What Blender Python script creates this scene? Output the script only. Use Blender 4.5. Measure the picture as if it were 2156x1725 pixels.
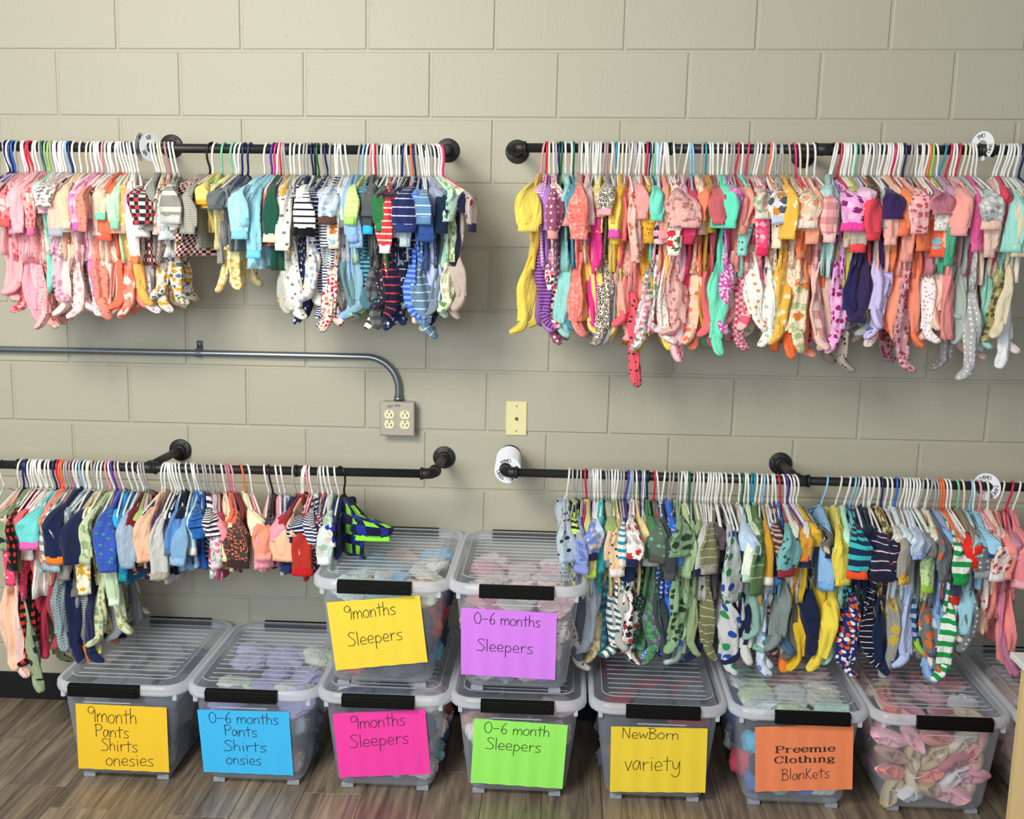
import bpy, math, random
import numpy as np
from mathutils import Vector, Matrix, Euler
for o in list(bpy.data.objects): bpy.data.objects.remove(o, do_unlink=True)
S = bpy.context.scene; COL = S.collection
R = math.radians
# ------------------------------------------------------------------ camera
F = 2300.0
r_ = np.array([0.998539, 0.051214, 0.017232]); u_ = np.array([-0.025857, 0.172839, 0.984611]); f_ = np.array([-0.047447, 0.983618, -0.173911])
CAM = np.array([1.4669, -3.5752, 1.7256])
cam = bpy.data.cameras.new('camera'); camo = bpy.data.objects.new('camera', cam); COL.objects.link(camo)
cam.sensor_width = 36; cam.lens = F / 2156 * 36; cam.clip_start = .05
M = Matrix(((r_[0], u_[0], -f_[0], CAM[0]), (r_[1], u_[1], -f_[1], CAM[1]), (r_[2], u_[2], -f_[2], CAM[2]), (0, 0, 0, 1)))
camo.matrix_world = M; S.camera = camo
# ------------------------------------------------------------------ world, lights, exposure
def lin(c): return c / 12.92 if c <= .04045 else ((c + .055) / 1.055) ** 2.4
def hexc(h, k=1.0): return tuple(min(1, lin(int(h[i:i + 2], 16) / 255) * k) for i in (0, 2, 4)) + (1,)
def lit(h, k):
    c = hexc(h)[:3]; k = min(k, .97 / max(c)) if max(c) < .97 else 1; return tuple(x * k for x in c) + (1,)
w = bpy.data.worlds.new('world'); S.world = w; w.use_nodes = True
w.node_tree.nodes['Background'].inputs[0].default_value = (.86, .93, 1.0, 1); w.node_tree.nodes['Background'].inputs[1].default_value = .21
def area(name, loc, target, sx, sy, power, col):
    l = bpy.data.lights.new(name, 'AREA'); l.shape = 'RECTANGLE'; l.size = sx; l.size_y = sy; l.energy = power; l.color = col
    o = bpy.data.objects.new(name, l); COL.objects.link(o); o.location = loc
    o.rotation_euler = (Vector(target) - Vector(loc)).to_track_quat('-Z', 'Y').to_euler()
    return o
area('ceiling_panel_light', (-.1, -3.2, 3.0), (1.0, 0, .9), 1.3, .9, 68, (1.0, .94, .80))
area('window_light', (-.2, -4.2, 1.9), (1.0, 0, .7), 1.2, 1.0, 46, (.84, .93, 1.0))
area('added_fill_light', (1.5, -4.9, 1.9), (1.4, 0, .4), 1.2, .8, 18, (.92, .96, 1.0))  # added fill from behind the camera to lift the lower wall, no known source
vs = S.view_settings; vs.view_transform = 'Standard'; vs.look = 'None'; vs.gamma = 1; vs.exposure = 0.42; vs.use_curve_mapping = False
S.cycles.transparent_max_bounces = 24; S.cycles.max_bounces = 7; S.cycles.transmission_bounces = 6
rnd = random.Random(7)
# ------------------------------------------------------------------ pixel helpers (used only to lay things out at their real places)
def ray(x, y): return (x - 1078) / F * r_ - (y - 862.5) / F * u_ + f_
def at_y(x, y, Y): d = ray(x, y); return CAM + d * ((Y - CAM[1]) / d[1])
# ------------------------------------------------------------------ helpers
def tag(o, label=None, cat=None, group=None, kind=None):
    if label: o['label'] = label
    if cat: o['category'] = cat
    if group: o['group'] = group
    if kind: o['kind'] = kind
    return o
def empty(name, loc, rot=(0, 0, 0)):
    o = bpy.data.objects.new(name, None); COL.objects.link(o); o.location = loc; o.rotation_euler = rot; o.empty_display_size = .02
    return o
def link(name, me, mat=None, parent=None, smooth=True):
    if mat is not None and not me.materials: me.materials.append(mat)
    o = bpy.data.objects.new(name, me); COL.objects.link(o)
    if parent is not None: o.parent = parent
    return o
def mk(name, v, f, mat=None, parent=None, smooth=False, uv=None):
    me = bpy.data.meshes.new(name); me.from_pydata([tuple(map(float, p)) for p in v], [], f)
    if smooth: me.polygons.foreach_set('use_smooth', [True] * len(me.polygons))
    if uv is not None:
        l = me.uv_layers.new(name='UVMap'); l.data.foreach_set('uv', np.asarray(uv, dtype=np.float32).ravel())
    me.update(); return link(name, me, mat, parent)
class MB:
    def __init__(s): s.v = []; s.f = []
    def add(s, v, f):
        n = len(s.v); s.v += [tuple(map(float, p)) for p in v]; s.f += [tuple(i + n for i in q) for q in f]; return s
    def box(s, a, b, bev=0):
        x0, y0, z0 = a; x1, y1, z1 = b
        if bev <= 0:
            v = [(x0, y0, z0), (x1, y0, z0), (x1, y1, z0), (x0, y1, z0), (x0, y0, z1), (x1, y0, z1), (x1, y1, z1), (x0, y1, z1)]
            return s.add(v, [(0, 3, 2, 1), (4, 5, 6, 7), (0, 1, 5, 4), (1, 2, 6, 5), (2, 3, 7, 6), (3, 0, 4, 7)])
        e = bev; v = []
        for z, k in ((z0, e), (z0 + e, 0), (z1 - e, 0), (z1, e)):
            v += [(x0 + k, y0 + k, z), (x1 - k, y0 + k, z), (x1 - k, y1 - k, z), (x0 + k, y1 - k, z)]
        f = [(3, 2, 1, 0), (12, 13, 14, 15)]
        for j in range(3):
            for i in range(4): a_ = j * 4 + i; b_ = j * 4 + (i + 1) % 4; f.append((a_, b_, b_ + 4, a_ + 4))
        return s.add(v, f)
    def tube(s, pts, rad, n=8, cap=True):
        P = np.array(pts, float); m = len(P); rr = np.full(m, rad) if np.isscalar(rad) else np.array(rad)
        T = np.gradient(P, axis=0); T /= np.linalg.norm(T, axis=1)[:, None]
        ref = np.array([0, 0, 1.]) if abs(T[0][2]) < .9 else np.array([1., 0, 0])
        a = np.cross(T[0], ref); a /= np.linalg.norm(a); V = []
        for i in range(m):
            a = a - T[i] * (a @ T[i]); a /= np.linalg.norm(a); b = np.cross(T[i], a)
            for k in range(n): t = 2 * math.pi * k / n; V.append(P[i] + rr[i] * (a * math.cos(t) + b * math.sin(t)))
        Fs = [(i * n + k, i * n + (k + 1) % n, (i + 1) * n + (k + 1) % n, (i + 1) * n + k) for i in range(m - 1) for k in range(n)]
        if cap: Fs += [tuple(range(n - 1, -1, -1)), tuple((m - 1) * n + k for k in range(n))]
        return s.add(V, Fs)
    def rings(s, rings, cap0=True, cap1=True):
        n = len(rings[0]); V = [p for q in rings for p in q]
        Fs = [(i * n + k, i * n + (k + 1) % n, (i + 1) * n + (k + 1) % n, (i + 1) * n + k) for i in range(len(rings) - 1) for k in range(n)]
        if cap0: Fs.append(tuple(range(n - 1, -1, -1)))
        if cap1: Fs.append(tuple((len(rings) - 1) * n + k for k in range(n)))
        return s.add(V, Fs)
    def build(s, name, mat=None, parent=None, smooth=False): return mk(name, s.v, s.f, mat, parent, smooth)
# ------------------------------------------------------------------ materials
def newmat(name):
    m = bpy.data.materials.new(name); m.use_nodes = True; nt = m.node_tree; b = nt.nodes['Principled BSDF']; return m, nt, b
def N(nt, t, **k):
    n = nt.nodes.new(t)
    for a, v in k.items(): setattr(n, a, v)
    return n
def plain(name, col, rough=.5, metal=0, spec=.5, bump=0, bscale=200, coat=0):
    m, nt, b = newmat(name)
    b.inputs['Base Color'].default_value = hexc(col) if isinstance(col, str) else col
    b.inputs['Roughness'].default_value = rough; b.inputs['Metallic'].default_value = metal; b.inputs['Specular IOR Level'].default_value = spec
    if coat: b.inputs['Coat Weight'].default_value = coat
    tc = N(nt, 'ShaderNodeTexCoord'); no = N(nt, 'ShaderNodeTexNoise'); no.inputs['Scale'].default_value = bscale
    nt.links.new(tc.outputs['Object'], no.inputs['Vector'])
    bp = N(nt, 'ShaderNodeBump'); bp.inputs['Strength'].default_value = bump or .05; bp.inputs['Distance'].default_value = .001
    nt.links.new(no.outputs['Fac'], bp.inputs['Height']); nt.links.new(bp.outputs[0], b.inputs['Normal'])
    return m
def wallmat():
    m, nt, b = newmat('painted_block'); tc = N(nt, 'ShaderNodeTexCoord'); L = nt.links.new
    n1 = N(nt, 'ShaderNodeTexNoise'); n1.inputs['Scale'].default_value = 130; n1.inputs['Detail'].default_value = 5
    n2 = N(nt, 'ShaderNodeTexNoise'); n2.inputs['Scale'].default_value = 1.4; n2.inputs['Detail'].default_value = 2
    vo = N(nt, 'ShaderNodeTexVoronoi'); vo.inputs['Scale'].default_value = 26
    for n in (n1, n2, vo): L(tc.outputs['Object'], n.inputs['Vector'])
    cr = N(nt, 'ShaderNodeMix', data_type='RGBA'); cr.inputs['A'].default_value = hexc('b8b4a0'); cr.inputs['B'].default_value = hexc('bebaa8')
    L(n2.outputs['Fac'], cr.inputs['Factor']); L(cr.outputs['Result'], b.inputs['Base Color'])
    pit = N(nt, 'ShaderNodeMapRange'); pit.inputs[1].default_value = .0; pit.inputs[2].default_value = .13; pit.inputs[3].default_value = -2.0; pit.inputs[4].default_value = 0
    L(vo.outputs['Distance'], pit.inputs[0])
    ad = N(nt, 'ShaderNodeMath', operation='ADD'); L(pit.outputs[0], ad.inputs[0]); L(n1.outputs['Fac'], ad.inputs[1])
    bp = N(nt, 'ShaderNodeBump'); bp.inputs['Strength'].default_value = .38; bp.inputs['Distance'].default_value = .0016
    L(ad.outputs[0], bp.inputs['Height']); L(bp.outputs[0], b.inputs['Normal'])
    b.inputs['Roughness'].default_value = .5; b.inputs['Specular IOR Level'].default_value = .4
    return m
def woodfloor():
    m, nt, b = newmat('grey_brown_plank'); L = nt.links.new; tc = N(nt, 'ShaderNodeTexCoord'); oi = N(nt, 'ShaderNodeObjectInfo')
    mp = N(nt, 'ShaderNodeMapping'); mp.inputs['Scale'].default_value = (34, 2.2, 1)
    cb = N(nt, 'ShaderNodeCombineXYZ'); ml = N(nt, 'ShaderNodeMath', operation='MULTIPLY'); ml.inputs[1].default_value = 40
    L(oi.outputs['Random'], ml.inputs[0]); L(ml.outputs[0], cb.inputs[1]); L(ml.outputs[0], cb.inputs[2]); L(cb.outputs[0], mp.inputs['Location'])
    L(tc.outputs['Object'], mp.inputs['Vector'])
    n1 = N(nt, 'ShaderNodeTexNoise'); n1.inputs['Scale'].default_value = 1; n1.inputs['Detail'].default_value = 6; n1.inputs['Distortion'].default_value = .8; n1.inputs['Roughness'].default_value = .62
    L(mp.outputs[0], n1.inputs['Vector'])
    cr = N(nt, 'ShaderNodeValToRGB'); e = cr.color_ramp.elements
    e[0].position = .30; e[0].color = hexc('54483e'); e[1].position = .72; e[1].color = hexc('b8a68c')
    x = e.new(.44); x.color = hexc('7c6e60'); x = e.new(.56); x.color = hexc('968672')
    L(n1.outputs['Fac'], cr.inputs[0])
    hs = N(nt, 'ShaderNodeHueSaturation'); mr = N(nt, 'ShaderNodeMapRange'); mr.inputs[3].default_value = .75; mr.inputs[4].default_value = 1.12
    L(oi.outputs['Random'], mr.inputs[0]); L(mr.outputs[0], hs.inputs['Value']); L(cr.outputs[0], hs.inputs['Color']); L(hs.outputs[0], b.inputs['Base Color'])
    bp = N(nt, 'ShaderNodeBump'); bp.inputs['Strength'].default_value = .15; bp.inputs['Distance'].default_value = .001
    L(n1.outputs['Fac'], bp.inputs['Height']); L(bp.outputs[0], b.inputs['Normal']); b.inputs['Roughness'].default_value = .42
    return m
def plastic(name, fac, col, rough=.22, tint=(.93, .95, .97, 1), transl=.3):
    m, nt, b = newmat(name); L = nt.links.new; out = nt.nodes['Material Output']
    b.inputs['Base Color'].default_value = hexc(col); b.inputs['Roughness'].default_value = rough
    tr = N(nt, 'ShaderNodeBsdfTransparent'); tr.inputs[0].default_value = tint
    tl = N(nt, 'ShaderNodeBsdfTranslucent'); tl.inputs[0].default_value = hexc(col)
    m1 = N(nt, 'ShaderNodeMixShader'); m1.inputs[0].default_value = transl; L(b.outputs[0], m1.inputs[1]); L(tl.outputs[0], m1.inputs[2])
    tc = N(nt, 'ShaderNodeTexCoord'); no = N(nt, 'ShaderNodeTexNoise'); no.inputs['Scale'].default_value = 9; L(tc.outputs['Object'], no.inputs['Vector'])
    lw = N(nt, 'ShaderNodeLayerWeight'); lw.inputs[0].default_value = .35
    a = N(nt, 'ShaderNodeMath', operation='MULTIPLY_ADD'); a.inputs[1].default_value = .34; a.inputs[2].default_value = fac; L(lw.outputs['Facing'], a.inputs[0])
    c = N(nt, 'ShaderNodeMath', operation='MULTIPLY_ADD', use_clamp=True); c.inputs[1].default_value = .05; L(no.outputs['Fac'], c.inputs[0]); L(a.outputs[0], c.inputs[2])
    m2 = N(nt, 'ShaderNodeMixShader'); L(c.outputs[0], m2.inputs[0]); L(tr.outputs[0], m2.inputs[1]); L(m1.outputs[0], m2.inputs[2]); L(m2.outputs[0], out.inputs['Surface'])
    return m
FAB = {}; FK = 1.2
def fabric(col, pat='s'):
    key = (col, pat)
    if key in FAB: return FAB[key]
    m, nt, b = newmat('fabric_%d' % len(FAB)); L = nt.links.new
    base = lit(col, FK); b.inputs['Base Color'].default_value = base; b.inputs['Roughness'].default_value = .92; b.inputs['Specular IOR Level'].default_value = .15
    b.inputs['Sheen Weight'].default_value = .15
    uv = N(nt, 'ShaderNodeUVMap'); uv.uv_map = 'UVMap'
    mp = N(nt, 'ShaderNodeMapping'); mp.inputs['Scale'].default_value = (70, 22, 1); L(uv.outputs[0], mp.inputs['Vector'])
    no = N(nt, 'ShaderNodeTexNoise'); no.inputs['Scale'].default_value = 1; no.inputs['Detail'].default_value = 3; no.inputs['Distortion'].default_value = .6; L(mp.outputs[0], no.inputs['Vector'])
    bp = N(nt, 'ShaderNodeBump'); bp.inputs['Strength'].default_value = .8; bp.inputs['Distance'].default_value = .009; L(no.outputs['Fac'], bp.inputs['Height']); L(bp.outputs[0], b.inputs['Normal'])
    p = pat.split(':')
    def mix(fac, A, B):
        x = N(nt, 'ShaderNodeMix', data_type='RGBA'); L(fac, x.inputs['Factor'])
        for s, v in (('A', A), ('B', B)):
            if isinstance(v, tuple): x.inputs[s].default_value = v
            else: L(v, x.inputs[s])
        return x.outputs['Result']
    def band(sock, per, duty):
        a = N(nt, 'ShaderNodeMath', operation='MULTIPLY'); L(sock, a.inputs[0]); a.inputs[1].default_value = 1000 / per
        c = N(nt, 'ShaderNodeMath', operation='FRACT'); L(a.outputs[0], c.inputs[0])
        d = N(nt, 'ShaderNodeMath', operation='LESS_THAN'); L(c.outputs[0], d.inputs[0]); d.inputs[1].default_value = duty; return d.outputs[0]
    def vor(sc, rand=.8):
        v = N(nt, 'ShaderNodeTexVoronoi', voronoi_dimensions='2D'); v.inputs['Scale'].default_value = 1000 / sc; v.inputs['Randomness'].default_value = rand; L(uv.outputs[0], v.inputs['Vector']); return v
    out = None
    if p[0] == 'h':
        sp = N(nt, 'ShaderNodeSeparateXYZ'); L(uv.outputs[0], sp.inputs[0]); duty = float(p[3]) if len(p) > 3 else .45
        out = mix(band(sp.outputs[1], float(p[2]), duty), base, hexc(p[1]))
    elif p[0] == 'p':
        sp = N(nt, 'ShaderNodeSeparateXYZ'); L(uv.outputs[0], sp.inputs[0]); per = float(p[2])
        o1 = mix(band(sp.outputs[1], per, .5), base, hexc(p[1]))
        c3 = hexc(p[3]) if len(p) > 3 else tuple(x * .35 for x in hexc(p[1])[:3]) + (1,)
        o2 = mix(band(sp.outputs[1], per, .5), hexc(p[1]), c3); out = mix(band(sp.outputs[0], per, .5), o1, o2)
    elif p[0] in 'dk':
        v = vor(float(p[2]), .35 if p[0] == 'd' else 1); lt = N(nt, 'ShaderNodeMath', operation='LESS_THAN'); L(v.outputs['Distance'], lt.inputs[0]); lt.inputs[1].default_value = .2 if p[0] == 'd' else .17
        out = mix(lt.outputs[0], base, hexc(p[1]))
    elif p[0] == 'f':
        v = vor(float(p[3]) if len(p) > 3 else 17); lt = N(nt, 'ShaderNodeMath', operation='LESS_THAN'); L(v.outputs['Distance'], lt.inputs[0])
        n2 = N(nt, 'ShaderNodeTexNoise'); n2.inputs['Scale'].default_value = 160; L(uv.outputs[0], n2.inputs['Vector'])
        n3 = N(nt, 'ShaderNodeMath', operation='MULTIPLY'); n3.inputs[1].default_value = .75; L(n2.outputs['Fac'], n3.inputs[0]); L(n3.outputs[0], lt.inputs[1])
        sc = N(nt, 'ShaderNodeSeparateColor'); L(v.outputs['Color'], sc.inputs[0]); g = N(nt, 'ShaderNodeMath', operation='GREATER_THAN'); g.inputs[1].default_value = .5; L(sc.outputs[0], g.inputs[0])
        c = mix(g.outputs[0], hexc(p[1]), hexc(p[2])); out = mix(lt.outputs[0], base, c)
    elif p[0] == 'l':
        v = vor(7, .9); mr = N(nt, 'ShaderNodeMath', operation='COMPARE'); L(v.outputs['Distance'], mr.inputs[0]); mr.inputs[1].default_value = .36; mr.inputs[2].default_value = .14
        out = mix(mr.outputs[0], base, hexc('2a201c'))
    elif p[0] == 'x':   # multi-coloured dots
        v = vor(float(p[1]), .5); lt = N(nt, 'ShaderNodeMath', operation='LESS_THAN'); L(v.outputs['Distance'], lt.inputs[0]); lt.inputs[1].default_value = .28
        sc = N(nt, 'ShaderNodeSeparateColor'); L(v.outputs['Color'], sc.inputs[0]); g = N(nt, 'ShaderNodeMath', operation='GREATER_THAN'); g.inputs[1].default_value = .6; L(sc.outputs[0], g.inputs[0])
        g2 = N(nt, 'ShaderNodeMath', operation='GREATER_THAN'); g2.inputs[1].default_value = .5; L(sc.outputs[1], g2.inputs[0])
        c = mix(g.outputs[0], mix(g2.outputs[0], hexc('303848'), hexc('2850b0')), hexc('2f9a58')); out = mix(lt.outputs[0], base, c)
    if out is not None: L(out, b.inputs['Base Color'])
    FAB[key] = m; return m
WALL = wallmat(); FLOOR = woodfloor()
BLACK = plain('black_iron', '1d1d1e', .48, 0, .5, .25, 300)
INK = plain('marker_ink', '2c2a2a', .8)
CLEAR = plastic('clear_bin_plastic', .15, 'e6ecf6', .2, (.97, .98, 1, 1))
LIDM = plastic('clear_lid_plastic', .05, 'e6ecf6', .13, (.97, .98, 1, 1)); RIBM = plastic('lid_rib_plastic', .40, 'f2f6fc', .2)
RIM = plastic('frosted_rim_plastic', .68, 'f6f9ff', .2, (.97, .98, 1, 1), .4)
CLIP = plain('black_clip_plastic', '0a0a0a', .6, 0, .2)
FOOTM = plain('grey_caster_plastic', '9aa0aa', .4)
HC = {'w': 'f1f1ee', 'g': 'b3b2b0', 'n': '232b66', 'k': '1a1a1c', 'r': 'd92b4c', 'p': 'f3a5ad', 'h': 'f0357e', 'o': 'fb7a4c', 't': '2d93ad', 'm': '7fd4ae', 'e': '1f6b48', 'l': '95c8ea', 'u': '5b38a8', 'c': 'ece5cf', 'v': 'c98da0', 'b': '2f6fd0', 'y': '9fe05a'}
HNAME = {'w': 'white', 'g': 'grey', 'n': 'navy', 'k': 'black', 'r': 'red', 'p': 'pink', 'h': 'hot pink', 'o': 'orange', 't': 'teal', 'm': 'mint', 'e': 'dark green', 'l': 'light blue', 'u': 'purple', 'c': 'cream', 'v': 'mauve', 'b': 'blue', 'y': 'lime'}
HM = {k: plain('hanger_plastic_' + HNAME[k].replace(' ', '_'), v, .3, 0, .5) for k, v in HC.items()}
# ------------------------------------------------------------------ setting: block wall and plank floor
cX = [0.008959856, 0.402320789, -0.001649984, 3.037006e-05, 0.000579234, -2.41207e-05]
cZ = [-0.006193065, -0.207336382, 0.007798614, -0.000907299, 0.001208847, -7.481444e-05, 0.000415357]
def jx(k, r): return cX[0] + cX[1] * k + cX[2] * r + cX[3] * k * r + cX[4] * k * k + cX[5] * r * r
def jz(r, x): return 2.235 + cZ[0] + cZ[1] * r + cZ[2] * x + cZ[3] * x * r + cZ[4] * r * r + cZ[5] * r ** 3 + cZ[6] * x * x
wall = MB().box((-1.7, .0045, -.02), (5.0, .2, 3.1)).build('wall_back', WALL); tag(wall, kind='structure')
J = .0042
for r in range(-4, 11):
    off = 0 if r % 2 else -.5
    for k in range(-4, 12):
        k0 = k + off; k1 = k0 + 1
        def P(kk, rr, sx, sz):
            x = jx(kk, rr) + sx * J; return x, jz(rr, x) + sz * J
        q = [P(k0, r + 1, 1, 1), P(k1, r + 1, -1, 1), P(k1, r, -1, -1), P(k0, r, 1, -1)]
        if r == 10: q[0] = (q[0][0], .0); q[1] = (q[1][0], .0)
        cx = sum(p[0] for p in q) / 4; cz = sum(p[1] for p in q) / 4
        pr = rnd.uniform(-.0006, .0006); v = []
        for y, e in ((.012, 0), (.0022, 0), (pr, .0030)):
            for (x, z) in q: v.append((x - math.copysign(e, x - cx) - cx, y, z - math.copysign(e, z - cz) - cz))
        f = [(0, 1, 5, 4), (1, 2, 6, 5), (2, 3, 7, 6), (3, 0, 4, 7), (4, 5, 9, 8), (5, 6, 10, 9), (6, 7, 11, 10), (7, 4, 8, 11), (8, 9, 10, 11)]
        b = mk('concrete_block', v, f, WALL, wall); b.location = (cx, 0, cz)
floor = MB().box((-1.7, -4.4, -.1), (5.0, .0, -.0035)).build('floor', plain('dark_subfloor', '2a241f', .8)); tag(floor, kind='structure')
bb = MB().box((-1.7, -.006, 0), (5.0, .003, .100), .002).build('baseboard_back', plain('black_rubber_base', '16161a', .55, 0, .4)); tag(bb, kind='structure')
JY = {-2: -.30, -1: -.583, 2: -.715, 3: -.716, 4: -.558, 6: -.40}
Wp = .18; x0 = -.19 + 1 * 0
meP = {}
def plank(xc, ya, yb):
    L = round(yb - ya, 3)
    if L < .02: return
    if L not in meP:
        g = .0007; m = MB(); m.box((-Wp / 2 + g, -L / 2 + g, -.004), (Wp / 2 - g, L / 2 - g, 0), .0006)
        me = bpy.data.meshes.new('floor_plank'); me.from_pydata(m.v, [], m.f); me.materials.append(FLOOR); meP[L] = me
    o = bpy.data.objects.new('floor_plank', meP[L]); COL.objects.link(o); o.parent = floor; o.location = (xc, (ya + yb) / 2, 0)
for c in range(-6, 24):
    y = JY.get(c, -.1 - rnd.choice([.15, .3, .45, .6, .75])); xc = -.19 + (c + 1) * Wp + Wp / 2
    Lp = .915; ys = [0.0, y]
    while ys[-1] > -2.6: ys.append(ys[-1] - Lp)
    for a, b in zip(ys[:-1], ys[1:]): plank(xc, b, a)
# ------------------------------------------------------------------ pipe racks
PR = .0135
def disc(c, rad, th, n=28, axis='y'):
    rs = []
    for t, k in ((0, rad * .97), (-th * .25, rad), (-th * .8, rad), (-th, rad * .94)):
        rs.append([(c[0] + k * math.cos(2 * math.pi * i / n), c[1] + t, c[2] + k * math.sin(2 * math.pi * i / n)) for i in range(n)])
    return rs
def pipe_rack(label, x0, x1, zf, zr0, zr1, arms, ends, coup, RY=-.30, hide=None):
    root = empty('pipe_rack', (x0 if x0 > -.6 else arms[0], 0, zf)); ox = root.location.x
    tag(root, label, 'clothes rack', 'black iron pipe clothes racks')
    def zz(x): return zr0 + (zr1 - zr0) * (x - x0) / (x1 - x0)
    def P(x, y, z): return (x - ox, y, z - zf)
    MB().tube([P(x0, RY, zr0), P(x1, RY, zr1)], PR, 16).build('rail_pipe', BLACK, root, True)
    for ax in arms:
        fl = MB().rings(disc(P(ax, 0, zf), .0375, .007)[::-1], True, True)
        fl.rings([[(ax - ox + k * math.cos(2 * math.pi * i / 20), y, k * math.sin(2 * math.pi * i / 20)) for i in range(20)] for y, k in ((-.006, .021), (-.018, .0185), (-.020, .015))], False, True)
        fo = fl.build('wall_flange', BLACK, root, True)
        for t in (45, 135, 225, 315):
            sx, sz = .028 * math.cos(R(t + 12)), .028 * math.sin(R(t + 12))
            MB().rings([[(ax - ox + sx + k * math.cos(2 * math.pi * i / 10), y, sz + k * math.sin(2 * math.pi * i / 10)) for i in range(10)] for y, k in ((-.006, .0042), (-.0085, .0038), (-.0092, .002))], False, True).build('flange_screw', BLACK, fo, True)
        MB().tube([P(ax, -.01, zf), P(ax, RY * .5, (zf + zz(ax)) / 2 + .001), P(ax, RY + .008, zz(ax))], PR * .97, 16).build('arm_pipe', BLACK, root, True)
        if ax in ends:
            s = 1 if ax == x0 else -1; z = zz(ax); m = MB(); pts = []
            for t in np.linspace(0, 90, 8): pts.append((ax - ox + s * .026 * (1 - math.cos(R(t))) - 0, RY + .030 - .030 * math.sin(R(t)), z - zf))
            m.tube([(ax - ox, RY + .042, z - zf)] + pts + [(ax - ox + s * .038, RY, z - zf)], .0168, 16)
            m.tube([(ax - ox + s * .032, RY, z - zf), (ax - ox + s * .040, RY, z - zf)], .0195, 16)
            m.tube([(ax - ox, RY + .036, z - zf), (ax - ox, RY + .046, z - zf)], .0195, 16)
            m.build('elbow_fitting', BLACK, root, True)
        else:
            z = zz(ax); m = MB(); m.tube([(ax - ox - .028, RY, z - zf), (ax - ox + .028, RY, z - zf)], .0175, 16)
            for s in (-1, 1): m.tube([(ax - ox + s * .024, RY, z - zf), (ax - ox + s * .031, RY, z - zf)], .0198, 16)
            m.tube([(ax - ox, RY + .034, z - zf), (ax - ox, RY + .005, z - zf)], .0172, 16); m.build('tee_fitting', BLACK, root, True)
    for cxp in coup:
        z = zz(cxp); m = MB(); m.tube([(cxp - ox - .02, RY, z - zf), (cxp - ox + .02, RY, z - zf)], .0172, 16)
        for s in (-1, 1): m.tube([(cxp - ox + s * .017, RY, z - zf), (cxp - ox + s * .022, RY, z - zf)], .0192, 16)
        m.build('pipe_coupling', BLACK, root, True)
    return zz
RY = -.30
zUL = pipe_rack('black iron pipe rack on the upper wall, left of the gap, with two flanges', -.75, 1.075, 1.931, 1.902, 1.913, [.176, 1.075], [1.075], [.63])
zUR = pipe_rack('black iron pipe rack on the upper wall, right of the gap, crowded with pink clothes', 1.297, 3.4, 1.930, 1.924, 1.943, [1.297, 2.198], [1.297], [1.74, 2.655])
zLL = pipe_rack('lower black iron pipe rack ending left of the cable plate, above the pants bins', -.75, 1.069, .925, .925, .938, [.168, 1.069], [1.069], [-.225, .66])
zLR = pipe_rack('lower black iron pipe rack starting at the white ring stack, above the shoe bin', 1.290, 3.4, .936, .950, .949, [1.290, 2.187], [1.290], [1.71])
RAIL = {'UL': (zUL, 'upper left rail', 313), 'UR': (zUR, 'upper right rail', 313), 'LL': (zLL, 'lower left rail', 985), 'LR': (zLR, 'lower right rail', 1005)}
# ------------------------------------------------------------------ electrical
STEEL = plain('galvanised_steel', '8e979c', .35, .85, .5, .15, 90); SPL = plain('brushed_steel_plate', 'b9b0a2', .45, .25, .5, .1, 200)
IVORY = plain('ivory_plastic', 'f4eec4', .35); IVP = plain('yellowed_ivory_plate', 'f4eab0', .35); DARK = plain('dark_slot', '1c1810', .8)
cd = empty('electrical_conduit', (.247, 0, 1.26)); tag(cd, 'grey metal conduit pipe bending down into the outlet box', 'conduit')
pts = [(-1.6, -.018, 1.257), (-.44, -.018, 1.257), (.244, -.018, 1.26), (.60, -.018, 1.2605), (.81, -.018, 1.261)]
for t in np.linspace(8, 90, 10): pts.append((.81 + .107 * math.sin(R(t)), -.018, 1.154 + .107 * math.cos(R(t))))
pts += [(.9165, -.018, 1.135), (.9165, -.018, 1.112)]
MB().tube([(a - .247, b, c - 1.26) for a, b, c in pts], .0112, 14).build('conduit_pipe', STEEL, cd, True)
m = MB().box((-.010, -.003, .014), (.010, 0, .040), .001)
m.tube([(0, -.0035, .016), (0, -.018, .0135), (0, -.029, .006), (0, -.031, -.002), (0, -.027, -.010), (0, -.014, -.0135)], .0022, 8)
for dx in (-.007, -.0035, .0035, .007): m.tube([(dx, -.0035, .016), (dx, -.018, .0135), (dx, -.029, .006), (dx, -.031, -.002), (dx, -.027, -.010), (dx, -.014, -.0135)], .0022, 8)
st = m.build('conduit_strap', STEEL, cd, True)
MB().rings([[(k * math.cos(2 * math.pi * i / 12), y, .029 + k * math.sin(2 * math.pi * i / 12)) for i in range(12)] for y, k in ((-.002, .0055), (-.006, .0048), (-.0075, .002))], False, True).build('strap_screw', STEEL, st, True)
MB().tube([(.6695, -.018, -.128), (.6695, -.018, -.146)], .0145, 14).build('conduit_connector', STEEL, cd, True)
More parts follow.
